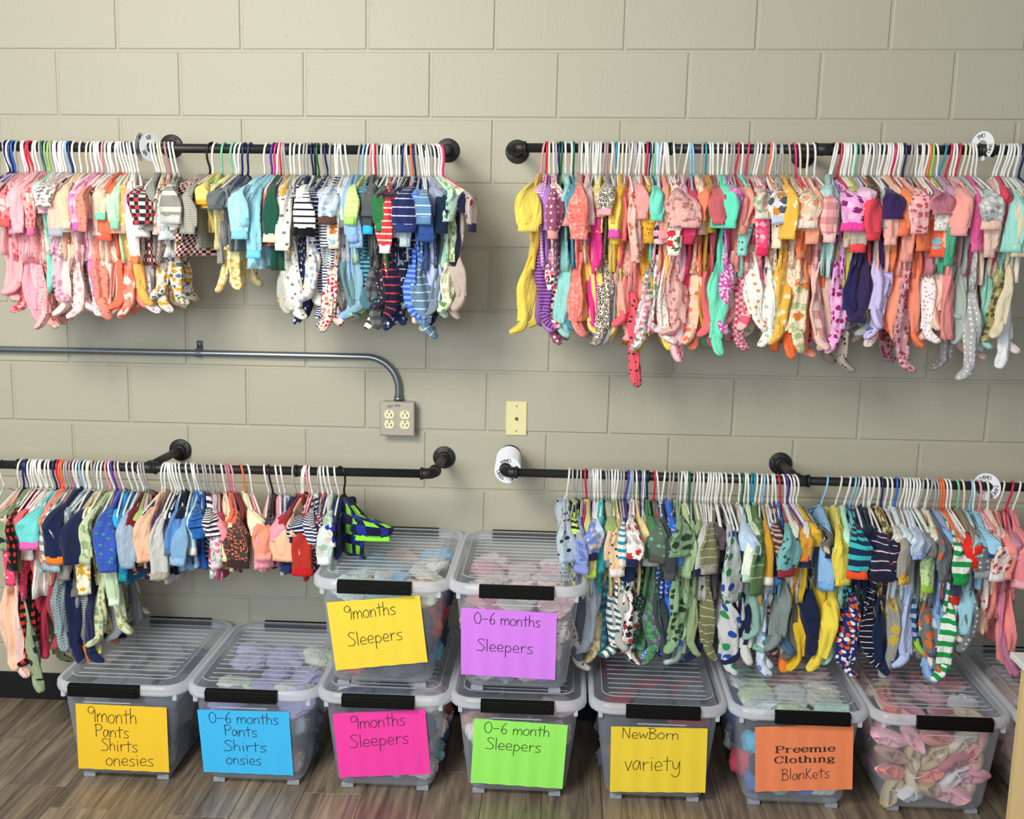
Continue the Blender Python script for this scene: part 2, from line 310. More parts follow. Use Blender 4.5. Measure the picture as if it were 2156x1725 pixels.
# stroke lettering ---------------------------------------------------
G = {'0': (.62, [[(.3, 1), (.08, .75), (.05, .4), (.2, .02), (.42, .05), (.55, .4), (.5, .8), (.3, 1)]]), '6': (.55, [[(.42, 1), (.2, .7), (.08, .3), (.22, .02), (.42, .1), (.42, .38), (.25, .45), (.1, .3)]]),
     '9': (.62, [[(.5, .85), (.3, 1), (.08, .85), (.12, .6), (.35, .55), (.5, .8), (.52, .4), (.5, 0)]]), '1': (.4, [[(.12, .78), (.28, 1)], [(.28, 1), (.28, 0)]]), '8': (.62, [[(.3, .52), (.1, .75), (.3, 1), (.5, .75), (.3, .52), (.08, .25), (.3, 0), (.52, .25), (.3, .52)]]),
     '2': (.62, [[(.1, .8), (.3, 1), (.5, .78), (.3, .35), (.08, 0)], [(.08, 0), (.55, 0)]]), '4': (.65, [[(.42, 0), (.42, 1)], [(.42, 1), (.06, .33)], [(.06, .33), (.6, .33)]]), '3': (.6, [[(.1, .9), (.35, 1), (.48, .78), (.25, .55), (.5, .3), (.35, 0), (.08, .08)]]), '7': (.55, [[(.06, 1), (.5, 1)], [(.5, 1), (.2, 0)]]),
     '-': (.55, [[(.06, .42), (.46, .46)]]), ' ': (.35, []), 'm': (.72, [[(.05, .55), (.05, 0)], [(.05, .3), (.2, .55), (.33, .42), (.33, 0)], [(.33, .3), (.5, .55), (.63, .42), (.65, 0)]]),
     'n': (.5, [[(.05, .55), (.05, 0)], [(.05, .3), (.22, .55), (.38, .42), (.4, 0)]]), 'o': (.52, [[(.25, .55), (.05, .35), (.1, .05), (.32, 0), (.45, .25), (.38, .5), (.25, .55)]]),
     't': (.44, [[(.2, .88), (.2, .0)], [(.0, .58), (.44, .64)]]), 'h': (.5, [[(.07, 1), (.05, 0)], [(.05, .3), (.22, .55), (.38, .4), (.4, 0)]]), 's': (.45, [[(.4, .55), (.2, .56), (.08, .42), (.34, .2), (.3, .02), (.03, .03)]]),
     'P': (.55, [[(.1, .98), (.1, 0)], [(.02, .9), (.3, 1), (.52, .8), (.4, .55), (.1, .5)]]), 'a': (.52, [[(.4, .5), (.2, .55), (.05, .3), (.12, .02), (.3, .1), (.41, .5), (.46, 0)]]),
     'S': (.58, [[(.52, .88), (.3, 1), (.1, .82), (.3, .55), (.5, .3), (.35, .02), (.0, .04)]]), 'i': (.24, [[(.1, .55), (.12, 0)], [(.1, .76), (.12, .8)]]), 'r': (.42, [[(.08, .55), (.1, 0)], [(.1, .3), (.2, .5), (.38, .5)]]),
     'e': (.5, [[(.06, .26), (.4, .3), (.35, .52), (.18, .55), (.05, .3), (.14, .03), (.44, .06)]]), 'l': (.22, [[(.1, 1), (.1, 0)]]), 'p': (.52, [[(.08, .55), (.06, -.4)], [(.08, .4), (.25, .55), (.44, .3), (.28, .02), (.08, .1)]]),
     'N': (.64, [[(.08, 0), (.1, 1)], [(.1, 1), (.5, .02)], [(.5, .02), (.54, 1)]]), 'w': (.62, [[(.04, .55), (.14, .02), (.3, .42), (.42, .02), (.58, .58)]]), 'v': (.42, [[(.04, .55), (.2, 0)], [(.2, 0), (.4, .6)]]),
     'B': (.6, [[(.1, 1), (.1, 0)], [(.0, .98), (.35, 1), (.45, .75), (.12, .55)], [(.12, .55), (.48, .45), (.5, .12), (.3, 0), (.03, .02)]]), 'y': (.5, [[(.05, .55), (.12, .15), (.3, .12), (.42, .5)], [(.43, .55), (.42, -.2), (.2, -.42), (.0, -.25)]]),
     'K': (.52, [[(.08, 1), (.08, 0)], [(.42, .95), (.1, .42)], [(.1, .42), (.46, 0)]]), 'k': (.52, [[(.08, 1), (.08, 0)], [(.42, .8), (.1, .38)], [(.1, .38), (.46, 0)]]), 'M': (.75, [[(.06, 0), (.1, 1)], [(.1, 1), (.36, .3)], [(.36, .3), (.62, 1)], [(.62, 1), (.66, 0)]]), 'O': (.68, [[(.32, 1), (.08, .8), (.05, .4), (.22, .02), (.46, .05), (.6, .4), (.54, .82), (.32, 1)]])}
def smooth(p, n=5):
    if len(p) < 3: return p
    q = [p[0]] + list(p) + [p[-1]]; o = []
    for i in range(len(p) - 1):
        a, b, c, d = [np.array(q[i + j]) for j in range(4)]
        for t in np.linspace(0, 1, n, endpoint=False): o.append(tuple(.5 * ((2 * b) + (c - a) * t + (2 * a - 5 * b + 4 * c - d) * t * t + (3 * b - a - 3 * c + d) * t ** 3)))
    return o + [tuple(p[-1])]
def strokes(text, jit=0.02, seed=1):
    rr = random.Random(seed); x = 0; out = []
    for ch in text:
        adv, st = G[ch]; dy = rr.uniform(-jit, jit)
        for s in st: out.append([(x + a, b + dy) for a, b in smooth(s)])
        x += adv
    return out, x
def ribbon(mb, line, wd, fn):
    # flat ink ribbon: fn maps sheet coordinates (m, m) to a 3-D point
    p = np.array(line, float); d = np.gradient(p, axis=0); n = np.stack([-d[:, 1], d[:, 0]], 1); l = np.linalg.norm(n, axis=1)[:, None]; n = n / np.maximum(l, 1e-9) * wd / 2
    e = d / np.maximum(l, 1e-9) * wd / 3; p[0] -= e[0]; p[-1] += e[-1]
    A = [fn(*q) for q in p + n]; B = [fn(*q) for q in p - n]; k = len(p); mb.add(A + B, [(k + i, k + i + 1, i + 1, i) for i in range(k - 1)])
ob = empty('outlet_box', (.917, 0, 1.06)); tag(ob, 'steel four-socket outlet box on the block wall at the end of the conduit', 'outlet')
MB().box((-.054, -.042, -.053), (.054, 0, .054), .003).build('box_body', STEEL, ob)
v = []
for y, k in ((-.042, .058), (-.044, .058), (-.0475, .0535)): v.append([(-k, y, -k), (k, y, -k), (k, y, k), (-k, y, k)])
MB().rings(v, True, True).build('cover_plate', SPL, ob)
for sx in (-.0255, .0265):
    for sz in (.0145, -.0185):
        n = 28; o = []
        for i in range(n):
            t = 2 * math.pi * i / n; x = .0172 * math.cos(t); z = max(-.0143, min(.0143, .0172 * math.sin(t))); o.append((x, z))
        q = MB().rings([[(sx + x * k, y, sz + z * k) for x, z in o] for y, k in ((-.046, 1), (-.0505, 1), (-.0512, .95))], False, True).build('socket_face', IVORY, ob)
        s = MB().box((sx - .0075, -.0516, sz - .006), (sx - .0055, -.0510, sz + .003)); s.box((sx + .0052, -.0516, sz - .006), (sx + .0076, -.0510, sz + .003)); s.box((sx + .0076, -.0516, sz - .0022), (sx + .0105, -.0510, sz - .001))
        s.rings([[(sx + k * math.cos(2 * math.pi * i / 10), -.0514, sz + .0092 + k * math.sin(2 * math.pi * i / 10)) for i in range(10)] for k in (.0026, .0001)][:1] * 1 + [[(sx + .0001 * math.cos(i), -.0515, sz + .0092 + .0001 * math.sin(i)) for i in range(10)]], False, False)
        s.build('socket_slots', DARK, q)
    MB().rings([[(sx + k * math.cos(2 * math.pi * i / 10), y, -.002 + k * math.sin(2 * math.pi * i / 10)) for i in range(10)] for y, k in ((-.047, .003), (-.0485, .0026), (-.049, .001))], False, True).build('plate_screw', STEEL, ob, True)
st, wt = strokes('1287 1816', .05); mb = MB()
for s in st: ribbon(mb, [(a / wt * .045, b * .0075) for a, b in s], .0011, lambda x, y: (x - .034, -.0478, y + .037 + x * .12))
mb.build('marker_writing', INK, ob)
pl = empty('cable_wall_plate', (1.31, 0, 1.064)); tag(pl, 'blank yellowed ivory wall plate with a coaxial cable jack', 'wall plate')
MB().rings([[(-k, y, -h), (k, y, -h), (k, y, h), (-k, y, h)] for y, k, h in ((0, .035, .0575), (-.003, .035, .0575), (-.006, .0325, .055))], True, True).build('cover_plate', IVP, pl)
m = MB()
for k, y0, y1 in ((.0055, -.005, -.008), (.0038, -.008, -.015)): m.tube([(0, y0, 0), (0, y1, 0)], k, 12)
m.build('coaxial_jack', STEEL, pl, True)
for z in (.042, -.042): MB().rings([[(k * math.cos(2 * math.pi * i / 10), y, z + k * math.sin(2 * math.pi * i / 10)) for i in range(10)] for y, k in ((-.005, .003), (-.0072, .0026), (-.0076, .001))], False, True).build('plate_screw', STEEL, pl, True)
# ------------------------------------------------------------------ size dividers (round tags on the pipes)
TAG = plain('white_tag_plastic', 'f0f3f8', .35)
def divider(loc, rot, text, label, group=None, writing=True):
    o = empty('size_divider', loc, rot); tag(o, label, 'size divider', group)
    n = 40; ro, ri = .0415, .0165; m = MB()
    for y in (-.0008, .0008): m.v += [(k * math.cos(R(-52 + 340 * i / (n - 1))), y, k * math.sin(R(-52 + 340 * i / (n - 1)))) for k in (ro, ri) for i in range(n)]
    for i in range(n - 1):
        a, b, c, d = i, n + i, 2 * n + i, 3 * n + i
        m.f += [(a, a + 1, b + 1, b), (c, d, d + 1, c + 1), (a, c, c + 1, a + 1), (b, b + 1, d + 1, d)]
    m.f += [(0, n, 3 * n, 2 * n), (n - 1, 3 * n - 1, 4 * n - 1, 2 * n - 1)]
    m.build('ring', TAG, o)
    if writing:
        h = .0118; st, wt = strokes(text, 0)
        for a0 in (105, 215, -15):
            mb = MB()
            for side in (1, -1):
                for s in st:
                    def fn(x, y, a0=a0, side=side):
                        t = R(a0) - (x - wt * h * .5 * .9) / .022; rr = .0232 + y; return (side * rr * math.cos(t), -.0011 * side, rr * math.sin(t))
                    ribbon(mb, [(a * h * .9, b * h) for a, b in s], .0014, fn)
            mb.build('size_print', INK, o)
    return o
for i in range(12):
    divider((1.290 + (11 - i) * .0006, -.255 + i * .018, .9465 - i * .0007), (R(-4), 0, R(rnd.uniform(-3, 3))), '18MO', 'white ring marked 18MO at the front of the ring stack' if i == 0 else 'plain white ring in the stack behind the 18MO ring', None if i == 0 else 'white rings stacked on the lower right arm', i == 0)
def rx(px, py): return at_y(px, py, RY)[0]
divider((rx(296, 313), RY, zUL(.1) + .004), (0, R(4), R(87)), 'NB', 'white ring divider seen edge-on, left one of the upper left rail')
divider((rx(318, 313), RY, zUL(.1) + .003), (0, 0, R(60)), 'NB', 'white ring divider marked NB, turned towards the upper left flange')
divider((rx(2068, 313), RY, zUR(2.6) + .012), (0, 0, R(-62)), '3MO', 'white ring divider on the coupling of the upper right rail')
divider((rx(2078, 1025), RY, zLR(2.7) - .002), (0, 0, R(-42)), '24MO', 'white ring divider marked 24MO on the lower right rail')
# ------------------------------------------------------------------ hangers
def hanger_mesh():
    m = MB(); r = .0185; p = []
    for t in np.linspace(215, 20, 15): p.append((0, -r * math.cos(R(180 - t)) * -1 if False else r * math.cos(R(180 - t)) * -1, r * math.sin(R(t))))
    pts = [(0, .0185, -.006)] + [(0, .0185 * math.cos(R(t)), .0185 * math.sin(R(t))) for t in np.linspace(0, 180, 12)] + [(0, -.0190, -.012), (0, -.0165, -.026), (0, -.010, -.040), (0, -.003, -.052), (0, 0, -.062), (0, 0, -.074)]
    m.tube(pts, .0034, 7)
    tri = [(0, 0, -.074), (0, -.03, -.083), (0, -.08, -.102), (0, -.118, -.118), (0, -.125, -.124), (0, -.118, -.1295), (0, 0, -.131), (0, .118, -.1295), (0, .125, -.124), (0, .118, -.118), (0, .08, -.102), (0, .03, -.083), (0, 0, -.074)]
    m.tube(tri, .0034, 7)
    me = bpy.data.meshes.new('plastic_hanger'); me.from_pydata(m.v, [], m.f); me.polygons.foreach_set('use_smooth', [True] * len(me.polygons)); return me
HME = {}
for k in HC:
    me = hanger_mesh(); me.materials.append(HM[k]); HME[k] = me
HV = np.array([v.co for v in HME['w'].vertices]); HF = [tuple(p.vertices) for p in HME['w'].polygons]
HOOKS = {
 'UL': (0, 3.993, '45w 62n 85w 105n 120b 150g 200w 215w 245r 262r 300w 320w 345g 370e 395g 420y 440g 465w 485w 510w 530w 555w 575l 598n 635w 688w 750c 785w 808w 828w 845w 870p 905w 930w 955w 990w 1010w 1030w 1055w 1075w 1100w 1130w 1285w 1305w 1335c 1355c 1395v 1425w 1460w 1780k 1810w 1885m 1970m 2005w 2030w 2058n 2105n 2246w 2306u 2331h 2351w 2366r 2381g 2396g 2449w 2484w 2531w 2564g 2588g 2626n 2651k 2676e 2716g 2746n 2781g 2824w 2848w 2871w 2911w 3026g 3064l 3096w 3124p 3141w 3159r 3176g 3216w 3241w 3256w 3274w 3296w 3321g 3341w 3361w 3391n 3411g 3426w 3459o 3481n 3501g 3526w 3548w 3566w 3586w 3611g 3636w 3666w 3686w 3701h'),
 'UR': (1080, 3.993, '265p 290r 308c 340w 370g 395n 415e 440w 490w 512e 560g 582w 605w 628w 655g 680w 695w 715w 742w 768g 795v 832w 852g 870t 888w 922c 957w 975g 997w 1020g 1035g 1052w 1070w 1090w 1128r 1150n 1165w 1192m 1212w 1228l 1245w 1270w 1280w 1295w 1352w 1412g 1475w 1492l 1505l 1590g 1620t 1652w 1678w 1725w 1770w 1798w 1830g 1858g 1890r 1925w 1980h 2028g 2050w 2075w 2125g 2160o 2180w 2205g 2245g 2260g 2318g 2365h 2405c 2470w 2528w 2705w 2720w 2750r 2775w 2795w 2815w 2835w 2865w 2880m 2910g 2950w 2965w 2995w 3020w 3045g 3075w 3110w 3145w 3162w 3185w 3208r 3225w 3240w 3260w 3290n 3345g 3370g 3385w 3430w 3450w 3480w 3500o 3525y 3555w 3625t 3675r 3700w 3720w 3752r 3790c 3830c 3855w 3880w 4085w 4110w 4155w 4175w 4200w 4230w 4255g 4280n'),
 'LL': (0, 3.993, '10w 180w 215n 230n 255w 280w 300w 320w 345w 365w 400w 425w 470n 495r 520o 540o 560g 580g 605v 635w 660w 690l 720w 745w 765c 785g 815g 835w 865w 905p 930w 950u 980v 1005w 1080w 1130w 1175w 1195g 1215g 1380w 1400w 1425w 1445w 1465w 1485w 1515w 1575w 1615w 1640w 1665g 1705g 1725g 1770g 1805g 1865w 1900v 1920v 1940p 2030o 2090w 2231w 2263k 2323w 2366w 2471g 2557w 2570w 2585p 2607w 2682g 2698w 2730w 2762w 2822w 2870k'),
 'LR': (1080, 3.993, '470w 510g 540g 575g 612r 640g 655g 675w 695w 715w 740w 780g 805g 832w 858w 878w 905g 930g 968u 985l 1010g 1035w 1065n 1085g 1105w 1120n 1190r 1210w 1275w 1315g 1345g 1390g 1420w 1440w 1460w 1485e 1520g 1545w 1570w 1600w 1640w 1660w 1685w 1705w 1728w 1750w 1790w 1838w 1900w 1930e 1955w 1975w 2005t 2025t 2050w 2090w 2110l 2140w 2180w 2200w 2235r 2275w 2295u 2320w 2345w 2375w 2635l 2755c 2830w 2875l 2905g 2930w 2955w 2995w 3025w 3070w 3100n 3140w 3180w 3225b 3255g 3285w 3310w 3335w 3360w 3385w 3410w 3440g 3480w 3510g 3540g 3560g 3590o 3615o 3640w 3670w 3735m 3785c 3855l 3870w 3920p 3990w 4125c 4200r 4260w')}
# ------------------------------------------------------------------ garments
def tube_part(cen, A, B, n=14, wr=.12, seed=0, cap0=False, cap1=False, opening=False, kf=3):
    cen = np.array(cen, float); A = np.array(A, float); B = np.array(B, float); m = len(cen); rr = np.random.RandomState(seed)
    th = np.arange(n) * 2 * math.pi / n; c = np.sign(np.cos(th)) * np.abs(np.cos(th)) ** .85; s = np.sign(np.sin(th)) * np.abs(np.sin(th)) ** .9
    L = np.concatenate([[0], np.cumsum(np.linalg.norm(np.diff(cen, axis=0), axis=1))])
    ph, p2, p3 = rr.uniform(0, 6.28, 3)
    fold = 1 + wr * np.sin(kf * th[None, :] + ph + 1.6 * np.sin(L[:, None] * 22 + p2)) + wr * .6 * np.sin(5 * th[None, :] + p3 + L[:, None] * 30)
    V = cen[:, None, :] + A[:, None, :] * (c[None, :] * (1 + .3 * (fold - 1)))[:, :, None] + B[:, None, :] * (s[None, :] * fold)[:, :, None]
    per = 2 * math.pi * math.sqrt((np.linalg.norm(A[m // 2]) ** 2 + np.linalg.norm(B[m // 2]) ** 2) / 2)
    V = V.reshape(-1, 3); F_ = []; UV = []; uo, vo = rr.uniform(0, 1, 2) * 3
    for i in range(m - 1):
        for k in range(n):
            k2 = (k + 1) % n; F_.append((i * n + k, i * n + k2, (i + 1) * n + k2, (i + 1) * n + k)); u0, u1 = uo + per * k / n, uo + per * (k + 1) / n
            UV += [(u0, vo + L[i]), (u1, vo + L[i]), (u1, vo + L[i + 1]), (u0, vo + L[i + 1])]
    if cap0: F_.append(tuple(range(n - 1, -1, -1))); UV += [(uo, vo)] * n
    if cap1: F_.append(tuple((m - 1) * n + k for k in range(n))); UV += [(uo, vo + L[-1])] * n
    if opening:
        T = cen[-1] - cen[-2]; T /= np.linalg.norm(T); base = len(V); last = V[(m - 1) * n:m * n]; ce = cen[-1]
        V = np.vstack([V, ce + (last - ce) * .80 - T * .0005, ce + (last - ce) * .7 - T * .018])
        for j, (a0, b0) in enumerate((((m - 1) * n, base), (base, base + n))):
            for k in range(n): k2 = (k + 1) % n; F_.append((a0 + k, a0 + k2, b0 + k2, b0 + k)); UV += [(uo, vo + L[-1])] * 4
        F_.append(tuple(base + n + k for k in range(n))); UV += [(uo, vo + L[-1])] * n
    return V, F_, UV
def part(name, tp, mat, parent): return mk(name, tp[0], tp[1], mat, parent, True, tp[2])
def mirror(o, parent, dx=0, rot=0):
    c = o.copy(); COL.objects.link(c); c.parent = parent; c.scale = (1, -1, 1); c.location = (dx, 0, 0); c.rotation_euler = (0, rot, 0)
    for g in [q for q in COL.objects if q.parent == o] if False else list(kids.get(o.name, [])):
        d = g.copy(); COL.objects.link(d); d.parent = c
    return c
kids = {}
def shade(h, k): return ''.join('%02x' % max(0, min(255, int(int(h[i:i + 2], 16) * k))) for i in (0, 2, 4))
X_ = np.array([1., 0, 0]); Y_ = np.array([0, 1., 0]); Z_ = np.array([0, 0, 1.])
TYPES = {'S': ('footed_sleeper', 'footed sleeper', 'sleeper'), 'T': ('baby_shirt', 'baby shirt', 'shirt'), 'D': ('baby_dress', 'baby dress', 'dress'), 'P': ('baby_pants', 'baby pants', 'pants'), 'L': ('baby_coverall', 'baby coverall', 'coverall'), 'R': ('baby_bodysuit', 'baby bodysuit', 'bodysuit')}
def garment(gx, z0, sl, bt, col, pat, cuff, ty, wd, lean, legcol, legpat, swx, seed, yaw=0):
    """gx,z0: rail point; sl: sleeve end depth below the rail, bt: bottom depth below the rail"""
    rr = random.Random(seed); nm = TYPES[ty][0]; root = empty(nm, (gx, RY, z0), (0, 0, yaw))
    mat = fabric(col, pat); lm = fabric(legcol or col, legpat if legcol else pat); cm = fabric(cuff, 's') if cuff else mat
    jy = (.034 if wd >= 1.4 else (-.014, .008)[seed % 2]) + rr.uniform(-.006, .006)
    # bodice
    tp_ = 'SL' ; crotch = bt if ty in 'TDR' else min(bt - .10, max(.26, .22 + (bt - .22) * .42))
    if ty == 'P': ks = [(.120, .07, .010), (.135, .075, .012), (.17, .08, .013), (.21, .082, .013), (.25, .08, .013)]
    else:
        ks = [(.078, .028, .006), (.086, .048, .0075), (.098, .078, .0085), (.114, .105, .009), (.128, .113, .010), (.15, .108, .010), (.18, .100, .0105), (.22, .097, .0115)]
        zs = np.linspace(.25, max(.27, crotch), 5)
        fl = {'D': 1.45, 'T': 1.08, 'R': .55}.get(ty, .92)
        for i, z in enumerate(zs): t = i / 4; ks.append((z, .097 * (1 + (fl - 1) * t), .0115 + (.009 * t if ty in 'DT' else .002 * t)))
        if crotch < .25: ks = [k for k in ks if k[0] <= crotch + .01]
    sx = rr.uniform(-.005, .005)
    cen = [(sx * math.sin(k[0] * 14), 0, -k[0]) for k in ks]; A = [Y_ * k[1] for k in ks]; B = [X_ * k[2] for k in ks]
    part('bodice' if ty != 'P' else 'waist', tube_part(cen, A, B, 26, .40, seed, ty != 'P', ty in 'SLPR', ty in 'TD', 4), mat if ty != 'P' else lm, root)
    if ty != 'P':
        n = 11; hw = .0185 * wd; tau = R(rr.uniform(38, 85)) * rr.choice((-1, 1)); sw = rr.uniform(-.007, .007) + lean; hb = rr.uniform(.02, .3); ht = rr.uniform(-.25, .22); cy = -.138 - jy * .9
        ez = max(.17, sl); cl = min(.022, (ez - .12) * .22); C_, A_, B_ = [], [], []
        for i in range(n):
            t = i / (n - 1); z = .106 + (ez - cl - .106) * t; y = -.088 + (cy + .088) * min(1, t * 3.2) ** .7
            x = sw * t + .004 * math.sin(t * 3.1 + seed)
            a = R(8) * (1 if tau > 0 else -1) + tau * min(1, t * 1.8); d = X_ * math.sin(a) + Y_ * math.cos(a); e = X_ * math.cos(a) - Y_ * math.sin(a)
            h = hw * (.95 + hb * math.sin(t * 3.14) + ht * t); th = .0085 + .0035 * math.sin(t * 3.14)
            if i == 0: h *= .8; th *= .7
            C_.append((x, y, -z)); A_.append(d * h); B_.append(e * th)
        s = part('sleeve', tube_part(C_, A_, B_, 18, .36, seed + 1, True, False, False, 4), mat, root)
        x, y, z = C_[-1]; x2 = x + lean * .1
        f1 = rr.uniform(.82, 1.12)
        cf = part('cuff', tube_part([(x, y, z + .003), (x2, y, z - cl * .5), (x2, y, z - cl)], [A_[-1] * 1.03, A_[-1] * f1, A_[-1] * f1 * 1.05], [B_[-1] * 1.06, B_[-1] * 1.1, B_[-1] * 1.35], 18, .08, seed + 2, False, False, True), cm, s)
        kids[s.name] = [cf]; mirror(s, root, 0)
    if ty in 'SLP':
        foot = ty == 'S'; z1 = bt - (.034 if foot else .0); zt = crotch - .05 if ty != 'P' else .22; C_, A_, B_ = [], [], []; n = 18; hw = .0215 * (wd * .5 + .5) * (1.25 if ty == 'P' else 1); tau = R(rr.uniform(35, 88)) * rr.choice((-1, 1)); cy = -.045 - (.044 if wd >= 1.4 else (.0, .022)[(seed + 1) % 2]) - rr.uniform(0, .01)
        for i in range(n):
            t = i / (n - 1); z = zt + (z1 - zt) * t; x = swx * t ** 1.3 + .005 * math.sin(t * 4 + seed); y = -.045 + (cy + .045) * min(1, 2 * t)
            a = tau * min(1, t * 1.5); d = X_ * math.sin(a) + Y_ * math.cos(a); e = X_ * math.cos(a) - Y_ * math.sin(a)
            h = hw * (1.5 - .78 * t ** .7 + .10 * math.sin(t * 8 + seed)); th = .0105 + .003 * math.sin(t * 5 + seed)
            C_.append((x, y, -z)); A_.append(d * h); B_.append(e * th)
        lg = part('leg', tube_part(C_, A_, B_, 20, .42, seed + 3, False, False, not foot, 4), lm, root)
        if foot:
            x, y, z = C_[-1]; dr = (1 if rr.random() < .5 else -1) if abs(swx) < .012 else math.copysign(1, swx); ang = rr.uniform(.15, 1.2); dx, dy = dr * math.cos(ang), -math.sin(ang) * .8
            q_ = rr.uniform(.7, 1.25); C2 = [(x, y, z + .010), (x + dx * .003, y + dy * .003, z - .008), (x + dx * .012 * q_, y + dy * .012 * q_, z - .020), (x + dx * .024 * q_, y + dy * .024 * q_, z - .029 / q_), (x + dx * .037 * q_, y + dy * .037 * q_, z - .036 / q_), (x + dx * .043 * q_, y + dy * .043 * q_, z - .039 / q_)]
            hs = [.0145, .0165, .018, .0160, .0125, .006]; side = np.array([-dy, dx, 0.]); side /= np.linalg.norm(side)
            C2 = np.array(C2); T = np.gradient(C2, axis=0); T /= np.linalg.norm(T, axis=1)[:, None]
            A2 = [side * h for h in hs]; B2 = [np.cross(T[i], side) * hs[i] * (.62 if i > 1 else .75) for i in range(6)]
            fcol = cm if (cuff and rr.random() < .1) else lm
            ft = part('foot', tube_part(C2, A2, B2, 14, .26, seed + 4, False, True), fcol, lg); kids[lg.name] = [ft]
        mirror(lg, root, rr.uniform(-.012, .012), R(rr.uniform(-2.0, 2.0)))
    return root
